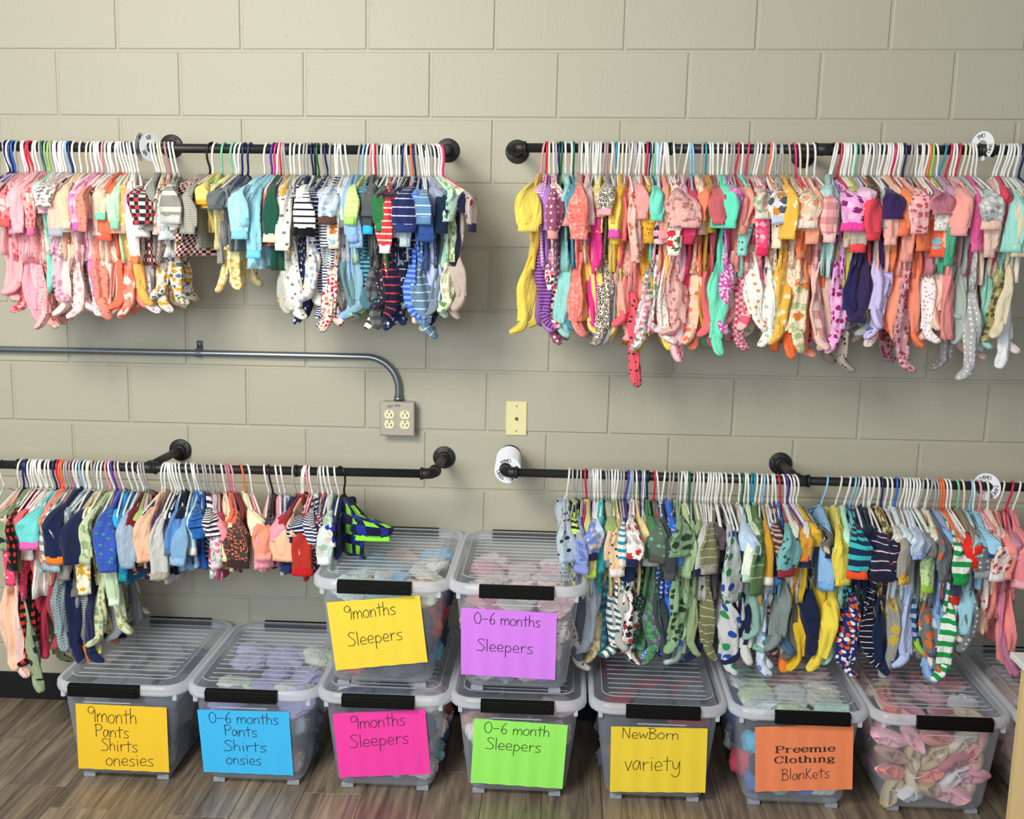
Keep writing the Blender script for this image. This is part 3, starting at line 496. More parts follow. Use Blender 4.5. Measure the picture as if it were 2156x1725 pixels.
# rows: X, sleeve-end Y, bottom Y, colour, pattern, cuff colour, type, width, [leg colour, leg pattern], [bottom X]
def G_(origin, sc, rail, s): return (origin, sc, rail, s)
DATA = [
G_((0, 250), 3.67, 'UL', """
-60 760 1400 f4b4b8 s f7c4c4 S 1|20 760 1350 f2b0b4 s f8c8c8 S 1.1|48 830 1480 ee8a90 f:e04a50:f8d0c8 e86060 S 1.1|100 900 1560 f3a8b8 s f0a0b0 S 1.2|140 900 1480 f6bcc6 s - S 1|195 690 1600 f7b6ba k:f05a60:9 f5c0c0 S 1.1|215 920 1590 ffb0a8 f:f06070:f8e8d8 f070a0 S 1|245 600 1350 8fe0c8 s - S .7|270 700 1420 efebe0 k:3c5a70:12 b8b4ae S 1.1 f4ecd8 f:ee6a78:30404c:14|345 745 1400 d9b2c0 f:c890a8:e8d0d8 - S 1|385 690 1450 e8ddd2 f:8a8886:c0a8a0:12 - S 1.1|410 910 1500 f0c6b6 s a8aeb4 S 1 e8d2cc s|470 860 1480 f7ceae s f9d8c0 S 1 f6cfcb f:f2b4c0:fbe4e0|520 885 1530 f5dcd6 f:f2b0bc:fcf4f0:20 fbf2ec S 1.25|600 880 1520 f0a0bc f:e870b0:f8d0dc e066b0 S 1 f4eef0 f:f2a0b8:9cd4e8:14|640 760 1450 f2dedc s - S 1 ee82b4 s|690 860 1480 fb9c88 k:d06a60:14 - S 1.4|715 890 1450 ead0bf s f4e0d4 S 1|765 760 1480 e0c8b0 s 7fd8b2 S 1.2 f0e0d4 s|815 960 1480 ff7a5c s ff6a50 S 1|850 840 1500 b9e4bc s 8fe0b0 S 1.1 ff9a84 k:e86a60:16|925 880 1480 f8bf6c d:fbe6c0:30 f8b0a0 S 1.35 fa957e f:fff0e0:e87860:30|985 1140 1450 ebe4e0 s fb9060 S .9 fb9a86 s|1010 810 1380 f4b4c0 s ff5a9a S 1 f7bc60 s|1050 900 1470 e9e4e2 k:9a9a9a:18 f0e8e4 S 1|1105 800 1120 d84038 p:2c3050:22:e8d8c0 - T 2.1|1140 885 1500 8e8c8a s - S 1 f3ddd0 f:e0a830:c8d4d8:18|1180 830 1100 7c2430 p:e8dcd0:14:401820 - T 1|1215 900 1380 e8d8cc f:d8a030:44607c:16 f0c8c0 S 1|1262 915 1050 c4c8ca h:f2f0ea:34 d8dcdc T 1.3|1300 870 1440 f3e6dc f:e0a630:587890:16 - S 1|1340 960 1075 82202e p:e0d0c4:16:3a1018 - D 1|1335 830 1020 8f8d86 h:e4e0d4:46:.3 c0c0bc T 1.7|1490 890 1000 b9b5a8 h:8c8a82:5 - T 1.4|1560 660 880 f7df80 s f0a830 T 1|1575 680 1100 aaa8a0 h:7c7a76:5 - L .8|1600 700 1300 f3e4a0 s f2b84c S 1 f3dd90 f:e8c070:f8f0d0 |1690 560 930 6c7074 s 5c6064 T 1.5|1750 640 1300 74787c s - S 1 f0e2a8 f:e8b860:fdf6e0|1800 640 1010 757a7e s 404448 T 1.3|1870 830 1160 9bcfe0 s 8cd0f0 T 1.5"""),
G_((500, 250), 3.67, 'UL', """
60 930 1160 a4cfda s 86cdea T 1.6|125 1090 1150 8ec6d6 s 74ccf0 T 1.3|190 910 930 fb7b5c s - D .9|240 960 1180 1f5040 s f2e6be T 1.5|300 720 1480 b2b0a8 s - S 1|320 860 1400 f2bd58 f:fbe8c0:e8a030 f3b540 S 1.1 e6b62c s|345 700 1480 c8c4b8 s - S .9|395 1010 1520 f5f0e6 k:8a8480:26 - S 1.5|450 790 1540 1c284e d:e8e8f0:22 - S 1.1|500 760 1420 e3dfd8 s d8d4cc S 1|545 890 1380 f4f1ea h:16161c:19:.28 101014 S 1.6 e0dcd8 f:a8b4c8:e8d8cc|590 860 1500 1e2850 h:e8e8ee:12:.3 - S 1 243060 h:f0f0f4:8|625 700 1560 cfcfcd h:9a9aa0:7 c83040 S 1 f2f0f4 h:2c3458:9|680 820 1600 c9d6e4 f:a8c0dc:e8ecf0 5c4038 S 1.4 f0e8e2 f:c83a40:c89870:13|690 1000 1590 f0eef0 h:30344c:8 - S 1.2 e8e0dc f:b83a40:d8b890|745 990 1500 f3e7d6 f:d08040:b0c8d8:20 - S 1 ece4d8 k:c84038:15|790 840 1480 d8dde2 s 808890 S 1 6a8c90 s|830 970 1560 90b5da s 8fb0dc S 1|875 1010 1500 8db2d8 k:6a90c0:14 - S 1 88acc0 s|905 830 1520 c9ea86 h:ecf6b0:16 a8d868 S 1.3 a8d468 k:6aa050:18|950 680 1430 5f9cae h:2e5a70:11 48707c S 1.2 5b99a8 h:24485a:13|985 770 1420 53575c s - S 1.1 4f8a9c h:23465a:13|1000 900 1580 44484c s 30b4e4 S 1 6c6c70 h:50545c:30|1040 730 1600 615e5e s - S 1 efe6d2 h:4c4448:23|1080 720 1450 2c3040 k:d8a080:16 - S 1|1130 1040 1300 dd3a3c h:f4e8e0:18:.25 e8e4e4 T 1.5|1135 870 1200 2b6f40 s 2f7a48 T 1.4|1155 640 1500 2c2740 h:8a3038:16 ff5430 S 1.5 1e1c34 h:c84048:24:.2|1195 800 1560 1b2a5a d:f0f0f4:30 c83a44 S 1 1a2c5c d:f2f2f6:26|1235 920 1540 b6babd s c8c8ce S 1 20305c d:e8e8f0:24|1270 700 1450 1b2238 s - S 1 1a2034 h:c0c8d0:26:.12|1300 1000 1480 a6b6c0 s b4c4cc S 1.1|1325 880 1540 27305e h:e8e4ee:24:.14 2c3c74 S 1.7 3a62c8 h:8cb0ec:16|1355 650 1540 3b68d0 h:90b8f0:16 f0dcc0 S 1|1425 790 1640 5f86ac h:dce8f0:24:.16 - S 2 6484a0 h:d4e0e8:24:.16|1475 930 1580 33508c s 2c4a88 S 1.3 e3dac0 k:383430:32|1545 750 1500 99a2bc s - S 1.2 b5bfe4 s|1590 860 1540 1b2a44 s - S 1|1620 880 1500 7c8a9a s 60707c S 1|1655 800 1500 bfe2cc k:60a070:30 - S 1.3 bce2cc s|1690 700 1480 dbe4c6 f:7cb060:e8d8c0:18 b8d890 S 1.2 e6e4ca f:6a9a50:d8d0b0:26|1730 700 1500 201f3c s - S .9 b8a89c s|1775 860 1440 b9aca6 k:883840:40 2b2b4a S 1.4 b7a79c s"""),
G_((1040, 250), 3.08, 'UR', """
265 740 1390 f5da62 s - S 1.7 f3d860 s 190|325 640 1350 c98ad0 h:f4dce8:9 a868c0 S 1.2 9a60b0 h:5c3070:10|350 720 1370 a878c0 s - S .8|382 600 1360 f5e4e2 f:ec6a80:c89890:12 - S 1.2 f4e4e2 f:ea6478:604050:12|410 780 1430 95546f d:f0d8dc:20 f0a4a0 S 1.3 9c5670 d:f4e4e8:20|460 700 1400 8fcac4 s f5a8a0 S 1.2|510 640 1340 4a8aa4 s - S 1.1|565 790 1390 fb897c f:f4b0a8:f07068:10 - S 1.9 fa877c f:f4a8a0:f07870:14|620 700 1300 e0c0c4 s - S 1 f0d468 s|650 950 1390 e83a92 s - S .7|665 620 1250 c9d2a0 f:e8c850:e0a8b0:14 - S 1|690 740 1390 f4dc70 s f0d860 S 1 f3dc78 s|735 640 1440 ecdccc l f2a8b0 S 1.4|765 640 1400 9b9ba0 s - S 1|790 760 1400 e4d06c s dc50b0 S 1|805 810 1380 dcb440 s - S 1.1 ccc070 k:8a8040:8|835 690 1300 f9bf44 s fbc850 S 1.1|860 790 1330 fb8084 s f46a78 S 1.3 e8a898 s|885 920 1430 ecb6a4 f:c88070:f4d0c0 - S 1.1|915 880 1680 f09a94 s ec8a88 S 1 ec5c6c k:40404c:22 890|955 660 1440 f4a3a0 s - S 1 f2a8a4 s|1000 810 1480 dba73a k:a07830:18 - S 1.3|1030 660 1460 78dcc4 s 6cd4bc S 1.5 f0d8dc f:e890a8:80a078|1080 800 1370 efc3cc f:3c4450:f4a0b8:20 - S 1.2 f4dce2 f:e088a8:90b890:18|1112 790 1400 e79988 s e89a98 S 1|1150 800 1440 e8b0a8 s - S 1 f4efe6 k:c8a890:11|1175 720 1450 f0d44e s f3d95c S 1.2 f4dc40 k:c89830:14|1210 690 1380 e2a8a2 f:c08078:ecc4bc:14 - S 2|1200 900 1340 f2e0da f:d83a40:507848:26 - S 1.2 f4b0a0 s|1245 760 1550 f2bccc s - S 1.3 f6c4d4 f:e0788c:f8e0e8:30|1305 800 1400 c63c5c s b83050 S 1|1340 760 1440 f2d8bc f:f0a060:f4b8b0:22 - S 1.2 f2cfbc f:ec8060:f0d0a8:24|1375 660 1450 fa8d68 s - S 1|1405 750 1400 b48e3c s a88030 S 1 c08c40 s|1440 680 1380 bd5f66 s - S 1.4 e06a70 s|1460 600 1440 a85058 s - S .8|1510 720 1500 66dcb8 s 5ed4b0 S 1.8 74dcb8 s|1550 620 1360 d45fb4 f:f4d8ec:e890d0:12 c038a0 S 1.5 c84c9c f:f0c0e0:f4d0e8:12|1600 740 1320 dc8c84 s e8a090 S 1.2 f0d8c0 s|1640 900 1500 8fd8c8 k:3a8090:20 - S .9 c04060 p:f0b0bc:18|1665 700 1400 ea9f90 s - S 1.1 c85068 p:f4c0c8:18"""),
G_((1596, 250), 3.08, 'UR', """
-5 680 1340 f5687c h:f8c8c8:50 f49a90 S 1|15 640 1330 d3d6bc f:f0a8a0:a0b890:20 e8e8d0 S 1.4 f2f0ea d:f0a040:24|25 890 1340 f24e80 f:f8c8d4:f890b0 e83060 S 1|110 680 1450 e9e6e6 f:f09838:606470:30 c4cce4 S 1.7 eae8dc d:b8d0c0:30|165 830 1340 eae2cb k:50483c:16 e8dcc0 S 1|215 790 1440 eab64c k:fbf0c8:36 - S 1.6|270 720 1330 efdfcc f:d8a890:c8b0a0:8 - S 1.2 efdcc8 k:c07858:8|340 700 1450 f6e6cc f:f2a878:f8d0b0:30 fbe8d8 S 1.5 f4e4c8 f:e88c3c:b8c888:30|310 900 1500 eb7c4c s f08860 S .9 e87040 s|375 810 1540 f3a284 s f4a88c S 1|430 780 1450 f3c2bd p:e8a0a0:40:c88890 f0c4bc S 1.5 e8b8b0 p:f0ccc4:50:d09890|470 650 1480 a9cec9 s - S 1 e07850 s|520 750 1470 bbdcda s f4b4c0 S 1.2 c8aca0 s|580 710 1450 eaa4da f:8c2c70:f4d0ec:22 e8489c S 1.5 eea8dc f:a02868:f4c8e8:18|625 690 1620 b9b944 s - S 1 a09488 k:484440:26|655 870 1300 b8b0a0 s ee4c58 S 1.2 9c9084 k:584c48:22|600 820 1330 e6caa6 s f0dcc0 S .8 7c6c90 s|690 550 1310 e4b8cc s f8f0f0 S 1.5 302a5c s|730 700 1310 3a2a56 s - S 1 2c2858 s|770 780 1300 f4505f s ec4454 S 1.7 382c50 s|775 620 1200 7a6a3c l b8b838 S 1 302a30 f:a09850:605840|830 800 1430 f3b4a8 s - S 1 f4e4e0 k:e07070:14|865 640 1300 3a285a s - S 1.4 ccc0ec s|850 700 1400 b4b9b6 s - S .9|895 770 1420 eab8a0 s f0c8b8 S 1.1 d4c4f0 k:6090c0:28|930 760 1380 f48a5c s ec7c58 S 1.3 f68c68 s|990 930 1450 eda493 s e89a90 S 1.2 f4a080 s|1050 740 1620 efaeae f:c0606c:f8d0d0:13 - S 1.7 c08890 f:8a4858:e8b8c0:15|1110 850 1450 f4835c s e87850 S 1.3 ef9078 s|1170 610 1000 c47a8a s - T 2|1185 880 1420 f4704c f:8cc8d8:f8c0a0:26 ec5c40 S 1.3 f6f2f2 k:c88898:13|1215 720 1420 f2f0ea k:c0b0a0:12 - S 1 efd0c0 k:904848:15|1260 780 1330 bb8cab s a87898 S 1.2 f2d0bc s|1250 950 1000 4fa583 s - T 1|1310 760 1430 f7aaa0 s f0a09c L 1.6 fa9a96 s 1230|1370 690 1300 d3aba8 s - S 1.1 a8b8b0 s|1415 650 1430 abbcb2 s f49ab0 S 1.2 a4b0a8 s|1440 880 1480 dd5c96 s e870a0 S 1.2 aab4ac s|1490 710 1660 b2b5b0 f:e8e8e6:9a9a98:14 f2c8b8 S 1.4 acacac d:f0f0ee:17|1545 890 1550 e4c3b4 s d8b0a8 S 1.2|1590 860 1460 dabab2 s - S 1 91cab9 s|1610 700 1300 d84858 s - S .8|1630 850 1380 98d2c8 s 8cccc0 S 1.4 98905c f:605840:c8c0a0|1690 880 1390 daceae s - S 1.4 d8ccae s|1730 800 1600 cdd5c6 s e8e8e0 S 1.2 eff0f4 s|1775 800 1500 e0d4cc s - S 1.2"""),
G_((0, 900), 3.08, 'LL', """
-40 700 1500 f0c4a8 s - S 1.5|5 640 1560 efc2b2 s - S 1.6 efc8c0 s|55 780 1660 8b9c77 k:283040:70 - S 2 8fa07c k:283040:70 250|75 890 1500 c83028 p:201818:26 181414 S 1.7 c03028 p:1c1416:26|60 990 1100 e84870 k:f8c0d0:20 - T 1.5|130 700 1450 e8606c s - S 1 a83048 s|175 860 1100 ece6dc s d8d0c8 T 1.3|235 780 940 70cfcd s e866b0 T 1.6|265 940 1400 ee8f7c d:f4d0a0:24 f08878 S 1.3 9c4048 s|300 760 1380 f4706c f:f8e0d0:f0a060 - S 1|330 920 1380 dedac8 h:7f9cac:30 98b4c0 S 1.4 7c98a0 p:a8b8bc:10|380 880 1480 1c2446 s f3802c S 1.5 1d2446 s|430 760 1480 8a9aaa s f08438 S 1.2 9ca0a0 h:606c78:7|430 980 1100 8b857e s - T 1.2|510 860 1480 1f2749 s 1c2448 S 2 1c2448 s|520 1080 1450 ebe8cf f:e8b030:f8f4e0 - S 1|600 870 1380 cad6aa f:a0b888:e0e8c8:40 b8c89c S 1.7 c8ceaa f:98a880:e8dca0:20|645 890 1370 7c8286 s 70767a S 1.2|655 1150 1300 c1d4b4 s d8e8cc S 1 c8d0b0 f:b0a850:e8e8d0:24|710 930 990 3b59b4 k:48a090:24 3854ac T 1.7|735 820 1010 38a8e0 s - T .9|760 980 1010 1c74ac s 208ca0 T 1|795 890 950 9cafc3 s 8ca4b8 T 1.4|840 850 950 6c2028 s - T 1|870 720 900 a2bb6a s 98c068 T 1.2|900 760 900 f0bcb0 s - T 1|925 870 990 20273c k:e8c8a0:24 1c2438 T 1.3|960 860 1000 f7c7a8 s f4bc9c T 1.8|1045 960 1010 c2c0bc s a8a090 T 1.4|1010 740 960 2a2450 k:e84898:12 - T 1|1090 900 960 18182a s - T 1.1|1115 800 930 5b8dcb s 506c90 T 1.5|1165 740 900 131c34 s - T 1.1|1185 860 920 7ba2c4 s 8cb0d0 T 1.4|1245 720 900 2a6cbe h:142848:26:.2 2464b0 T 1.4|1255 830 920 b8dce8 s f0e8dc T 1|1310 650 930 1b52a4 s 1a4c98 T 1.2|1350 640 930 f4f0f0 h:20203c:15 - T 1.5|1370 720 920 f49aa2 s f0909c T 1.5|1375 910 990 f4e2ea f:f08098:a8e0d0 f0d8e0 T 1.2|1425 900 990 b23e5c s f4708c T 1.1|1470 860 940 f0dcb0 k:504838:30 - T .9|1500 600 910 fb7a58 s - T 1.2|1545 890 940 40302e f:e87858:605048:7 382828 T 1.9|1600 600 900 702020 s - T 1.2"""),
G_((400, 900), 3.717, 'LL', """
490 830 1110 f1edc6 s ece4bc T 1.5|525 1080 1120 f6aab6 s f0a0b0 T 1.7|585 1000 1110 f59c7e s f0a098 T 1.5|612 900 1100 3b3442 f:7c6070:504860:10 - T 1.3|690 780 1060 f5a3b3 s ee98ac T 1.4|705 930 1150 b8c6de s e85ca8 T 1.2|750 600 1000 a02830 s - T 1.2|765 1020 1100 fccaa4 s fbc098 T 2.1|740 1130 1150 18244c s 202c58 T 1.3|850 690 1100 1a264a h:f0f0f4:14:.4 1c2850 T 1.6|875 1130 1190 b23228 s c01c24 T 1.4|915 900 1110 22294c h:f2f2f6:11 - T 1.6|960 960 1150 2b2950 f:f4f0f4:e05868:12 - T 1.3|1010 800 1120 223848 f:50a878:283050 - T 1.2|1050 1060 1240 c8dcd2 f:e8d4c8:a8c8b4:28 eef0f0 S 1.6|1110 900 960 1c2e86 h:101830:50 f0f0ec T 1.4|1375 760 860 1f2f90 p:141c40:60:8ce040 8ce838 T 3.0"""),
G_((1020, 900), 3.195, 'LR', """
545 900 1600 bac6d0 k:30343c:34 b8c8d8 S 1.6 c0bcb4 k:584838:24 600|612 780 1400 c2e05c h:1c2440:30 1c2440 S 1.1 a8a49c s|655 960 1500 8797cc f:b8a878:7080c0:26 8494cc S 1.4 5c6070 s|700 1010 1500 d1ca82 s d4ec50 S 1 b4bcc4 s 640|745 870 1480 829adc f:f0d8c0:7890d8:22 20284c S 1.5 a4acb8 s|770 750 1500 bacee4 s 282c4c S 1.1|792 990 1560 36babb s 38b4bc S 1.2 ccb890 f:b8a078:dcd0b0|845 920 1480 dabea0 s 888684 S 1.1 3c6070 h:48a0b8:28|890 980 1500 f0cba2 k:504030:24 f4ede4 S 1.6 ece6d4 h:2f6c84:22|880 700 1500 98aa6a s - S 1 1c2444 s|940 900 1430 f2efe4 h:2a9cc4:24 f0ece0 S 1.4 b0ada6 s|950 1030 1450 1c2a50 s - S 1 eee6d0 h:2c80a0:24|1010 920 1560 f5f1ee f:c83838:c8c0b8:30 1b2448 S 1.8 f4efec f:cc3c38:282c30:24|1040 880 1500 dfcc94 s - S 1 609070 s|1085 830 1440 25304a h:7c9040:30 30384c S 1.2 20342c k:88a890:10|1115 940 1540 4c7c52 s a8aca4 S 1.3 4f7c56 s|1160 890 1550 566a5c k:78b890:30 50504c S 1.5 53605a f:4ca860:788c94:22|1200 1000 1480 3c4146 s 484c50 S 1.4 3c444a s|1215 740 1540 3760b8 h:e8ecf0:16:.3 1c2c58 S 1.2 3a5cb8 p:a8b8e0:12|1260 920 1500 3f64b4 h:e4e8f0:20:.2 4c80e0 S 1.3 4870c4 h:203070:14|1275 740 1450 2c6ae0 s - S 1|1325 860 1480 8aad84 f:384838:8aad84:30 7ca078 S 2 86a880 f:304030:90b088:22|1375 930 1430 b4c88c s ccec38 S 1.1 a8c4a0 s|1405 1000 1600 a4bf94 s 94b088 S 1.3 c6dccc s|1450 860 1500 91a27a s - S 1.2|1500 990 1560 bbbab5 s 1a2446 S 1.3 1a2444 s|1558 960 1500 7f7f5c h:c8ccb0:26:.12 a0a098 S 1.6 70704e h:c0c4a0:26:.12|1590 760 1480 5c5054 s - S 1|1665 1140 1600 c4c8c6 x:42 - S 2.5 c2c4c4 x:42 1620|1790 860 1560 b9cde6 s 1c2c50 S 1.9 1a2444 s|1760 740 1500 c4bcb0 s - S 1|1820 1010 1520 e6eada s b8d8c0 S 1.4 c8c8c4 s|1850 780 1480 8ab89c k:408060:16 - S 1"""),
G_((1576, 900), 3.195, 'LR', """
55 820 1500 cddcb4 s - S 1.3 a8ccb8 s|85 1120 1400 5a7a48 h:a8b898:38:.12 50704c S 1.4 88aca0 s|135 1050 1600 cb9a36 s e8e4d4 S 1.1 c4d0dc s|180 1020 1640 c4d0de f:88a0d0:e8e8e4:26 181c2c S 1.3 c6d6ea f:7890c8:e8f0f8:24|215 860 1500 383c58 h:e8a880:20 - S 1|250 1080 1450 283048 f:5080d0:283048:28 5c8cd8 S 1.2 587470 s|290 980 1450 7bbabb k:3c6870:34 a03038 S 1.8 7c8684 s|345 980 1500 d8d8c8 s 486888 S 1 606468 s|395 880 1600 cc9238 s f08030 S 1.1 e8e8e8 f:7080a8:d0d4dc:28|440 960 1560 d4ceca s 2c3458 S 1.3 686864 s|490 860 1480 6f6f68 f:e8dcc0:282828:40 282c40 S 1.5 1c2444 s|480 560 1620 dbb430 s - S 1.3 dcb42e s|530 1080 1350 8bb4de s 78a8dc S 1.3 d8b838 s|615 1040 1600 f4de58 s f4dc50 S 2 f0d850 s 440|660 930 1580 b9e8da s 70c8bc S 1.3 c0ece0 s 530|750 1000 1640 1b2c4a h:3fc0c8:34:.42 ff5a2e S 2 1e2c6c f:f0642c:f0f0f4:16|715 900 1500 203448 h:48b8c0:24 - S 1 1c3c4c h:48b8bc:24|790 900 1520 2a3a4c s - S 1.3 868c92 f:e0602c:f0f0f0:44|890 1000 1560 24253c h:e8d4d8:28:.14 201e34 S 2 18182c h:f0eef2:18:.14|860 760 1500 1a2138 s - S 1.2|975 1000 1600 1b243e h:b83040:40:.12 18203c S 1.7 162444 s|960 740 1500 8c7838 f:d0c8b0:504020 - S 1|1010 700 1480 e0dcd4 s - S 1.2|1065 1040 1620 9d9a93 f:e0a830:a8a49c:34 e4b450 S 1.7 94948e f:d8b850:a0a09c:44|1050 780 1500 d4e4ec s 1c1c24 S 1|1165 860 1580 b8c8e0 s 9cb0e4 S 1.5 bccaf2 s|1150 720 1450 e4ecf4 s 98d040 S 1|1210 1120 1500 c8e09c k:5080c0:12 98c848 S 1 284878 h:a8c0d8:30|1240 720 1500 7c7c78 s - S 1.2|1285 1010 1600 6e7275 d:f06c34:60 686c70 S 1.8 72767a f:f07838:f4f0e8:36|1290 760 1480 e8dcc4 s - S 1|1365 970 1680 8bace0 s 88a8dc S 1.3 88b0dc s|1430 1020 1650 eef4ec h:1f9c4c:36 1c9848 S 1.7 eef4ee h:209e4e:36|1410 1130 1500 3f4b70 s 484c6c S 1.1 2c3448 f:506078:1c2434|1430 760 1440 f8725c f:f8d8c8:f47860 fb8050 S 1.1|1480 760 1400 f2ecdc s - S 1|1500 900 1190 e42c22 s d82420 T 2|1555 960 1000 8d7a60 s 88765c T 1.7|1595 990 1450 6d7379 d:c8ccd0:20 8c9498 S 1.7|1575 700 1380 9ccbd8 s - L 1.4 98cad8 s|1640 680 1100 9ccbe4 s 283c60 T 1.5|1680 1000 1230 ebd8d0 f:d84050:ece4dc:17 f4ecec T 2|1740 1000 1300 ee9186 k:f8c0b8:20 f08c80 T 1.7|1740 760 1400 e4c4b4 s - L 1 e4c4a8 s|1765 700 1630 c88898 s f0a0c0 L 2 c77d9c s 1720|1850 1080 1580 ee8e96 s f4b0bc L 2 ee8e90 s"""),
]
PAL = [('pale pink', 'f5c0c4'), ('pink', 'f0a0b0'), ('blush', 'ecc0b0'), ('hot pink', 'e84090'), ('coral', 'fa8068'), ('salmon', 'f4a090'), ('red', 'd83a34'), ('maroon', '782430'), ('orange', 'f08040'), ('peach', 'f7cca8'), ('mustard', 'd8a838'), ('yellow', 'f4da60'), ('lime', 'c4e060'), ('olive', '80805a'), ('sage green', '8ca480'), ('green', '3c7c48'), ('dark green', '1f5040'), ('mint', 'a8e0c8'), ('aqua', '6cd4c0'), ('teal', '4a90a0'), ('light blue', 'a0cce0'), ('blue', '4068c8'), ('sky blue', '88acdc'), ('navy', '1e2850'), ('slate blue', '6484a8'), ('periwinkle', 'a0a8d8'), ('lavender', 'd0b8ec'), ('purple', '9a68b8'), ('dark purple', '3a2858'), ('magenta', 'd058b0'), ('mauve', 'b88090'), ('plum', '9a5870'), ('rose', 'c46068'), ('white', 'f4f2f0'), ('cream', 'f2ead0'), ('beige', 'e0d0b8'), ('tan', 'c8b088'), ('brown', '8c7860'), ('taupe', 'b4a89c'), ('light grey', 'c8caca'), ('grey', '9a9a9a'), ('charcoal', '505458'), ('black', '181820'), ('ochre', 'b48e3c'), ('pale green', 'cddcb4'), ('pale blue', 'c4d4e8')]
PALV = [(n, np.array(hexc(h)[:3]) ** (1 / 2.2)) for n, h in PAL]
def cname(h):
    c = np.array(hexc(h)[:3]) ** (1 / 2.2); return min(PALV, key=lambda p: np.abs(p[1] - c).sum())[0]
PW = {'s': '', 'h': 'striped', 'd': 'dotted', 'k': 'speckled', 'f': 'printed', 'l': 'leopard print', 'p': 'checked', 'x': 'multicolour dotted'}
ORD = ['first', 'second', 'third', 'fourth', 'fifth', 'sixth', 'seventh', 'eighth', 'ninth', 'tenth', 'eleventh', 'twelfth', 'thirteenth', 'fourteenth', 'fifteenth', 'sixteenth']
GAR = []; hang = {}
for rail, (ox, sc, s) in HOOKS.items():
    py = RAIL[rail][2]; hang[rail] = sorted([[rx(ox + float(t[:-1]) / sc, py), t[-1], None] for t in s.split()])
seed = 100
for (ox, oy), sc, rail, s in DATA:
    zf = RAIL[rail][0]
    for row in s.strip().split('|'):
        t = row.split(); sx, sy, by, col, pat, cuff, ty, wd = float(t[0]), float(t[1]), float(t[2]), t[3], t[4], (None if t[5] == '-' else t[5]), t[6], float(t[7])
        ex = t[8:]; lc = lp = None; bx = None
        if len(ex) >= 2: lc, lp = ex[0], ex[1]
        if len(ex) in (1, 3): bx = float(ex[-1])
        px = ox + sx / sc; ps = oy + sy / sc; pb = oy + by / sc; pn = RAIL[rail][2] + 60
        gx = at_y(px, .5 * (pn + ps), RY - .145)[0]; z0 = zf(gx)
        sl = z0 - at_y(px, ps, RY - .145)[2]; bt = z0 - at_y(px, pb, RY - (.07 if ty in 'SLP' else .11))[2]
        if ty == 'T' or ty == 'D' or ty == 'R': bt = max(bt, .24)
        seed += 7; rr = random.Random(seed)
        swx = (at_y(ox + bx / sc, pb, RY - .08)[0] - gx) if bx is not None else rr.uniform(-.012, .012)
        GAR.append(dict(rail=rail, gx=gx, z0=z0, sl=sl, bt=bt, col=col, pat=pat, cuff=cuff, ty=ty, wd=wd, lc=lc, lp=lp, swx=swx, seed=seed))
# pair garments with hangers in order along the rail (monotone matching)
for rail in RAIL:
    gs = sorted([g for g in GAR if g['rail'] == rail], key=lambda g: g['gx']); hs = hang[rail]; n, m = len(gs), len(hs)
    D = np.full((n + 1, m + 1), 1e9); D[0, :] = 0; ch = np.zeros((n + 1, m + 1), bool)
    for i in range(1, n + 1):
        for j in range(i, m + 1):
            t = D[i - 1, j - 1] + (gs[i - 1]['gx'] - hs[j - 1][0]) ** 2
            if t <= D[i, j - 1]: D[i, j] = t; ch[i, j] = True
            else: D[i, j] = D[i, j - 1]
    i, j = n, m
    while i > 0:
        if ch[i, j]: hs[j - 1][2] = gs[i - 1]; gs[i - 1]['h'] = hs[j - 1]; i -= 1; j -= 1
        else: j -= 1
    for i, g in enumerate(gs):
        g['idx'] = i; rr = random.Random(g['seed'] + 2); dx = g['gx'] - g['h'][0]; base = rr.uniform(-.012, .012)
        lean = max(-.012, min(.012, dx)); g['yaw'] = math.asin(max(-.7, min(.7, (dx - lean) / .14))) + R(rr.uniform(-5, 5)); g['hx'] = g['h'][0]; g['gx'] = g['hx'] + lean; g['z0'] += rr.uniform(-.009, .007)
def look(g): return ' '.join(x for x in (cname(g['col']), PW[g['pat'][0]], TYPES[g['ty']][1]) if x)
used = {}
for rail in RAIL:
    gs = sorted([g for g in GAR if g['rail'] == rail], key=lambda g: g['idx']); rn = RAIL[rail][1]
    for i, g in enumerate(gs):
        det = ''
        if g['cuff'] and cname(g['cuff']) != cname(g['col']): det = ' with %s cuffs' % cname(g['cuff'])
        elif g['lc'] and cname(g['lc']) != cname(g['col']): det = ' with %s legs' % cname(g['lc'])
        g['lab'] = look(g) + det + ', ' + rn; g['nb'] = gs[i - 1] if i else None
    cnt = {}
    for g in gs: cnt.setdefault(g['lab'], []).append(g)
    for lab, l in cnt.items():
        if len(l) > 1:
            for g in l:
                if g['nb']: g['lab'] = look(g) + (lambda s: s)(lab[len(look(g)):].split(',')[0]) + ' right of a %s one, %s' % (' '.join(x for x in (cname(g['nb']['col']), PW[g['nb']['pat'][0]]) if x), rn)
    cnt = {}
    for g in gs: cnt.setdefault(g['lab'], []).append(g)
    for lab, l in cnt.items():
        if len(l) > 1:
            for k, g in enumerate(l): g['lab'] = ORD[k] + ' such from the left: ' + look(g) + ', ' + rn + ('' if k < 0 else '')
    cnt = {}
    for g in gs: cnt.setdefault(g['lab'], []).append(g)
    for lab, l in cnt.items():
        if len(l) > 1:
            for k, g in enumerate(l): g['lab'] = '%s of %s, %s' % (['left one', 'middle one', 'right one', 'last one'][min(k, 3)], look(g) + 's', rn) + (' near the flange' if k > 3 else '')
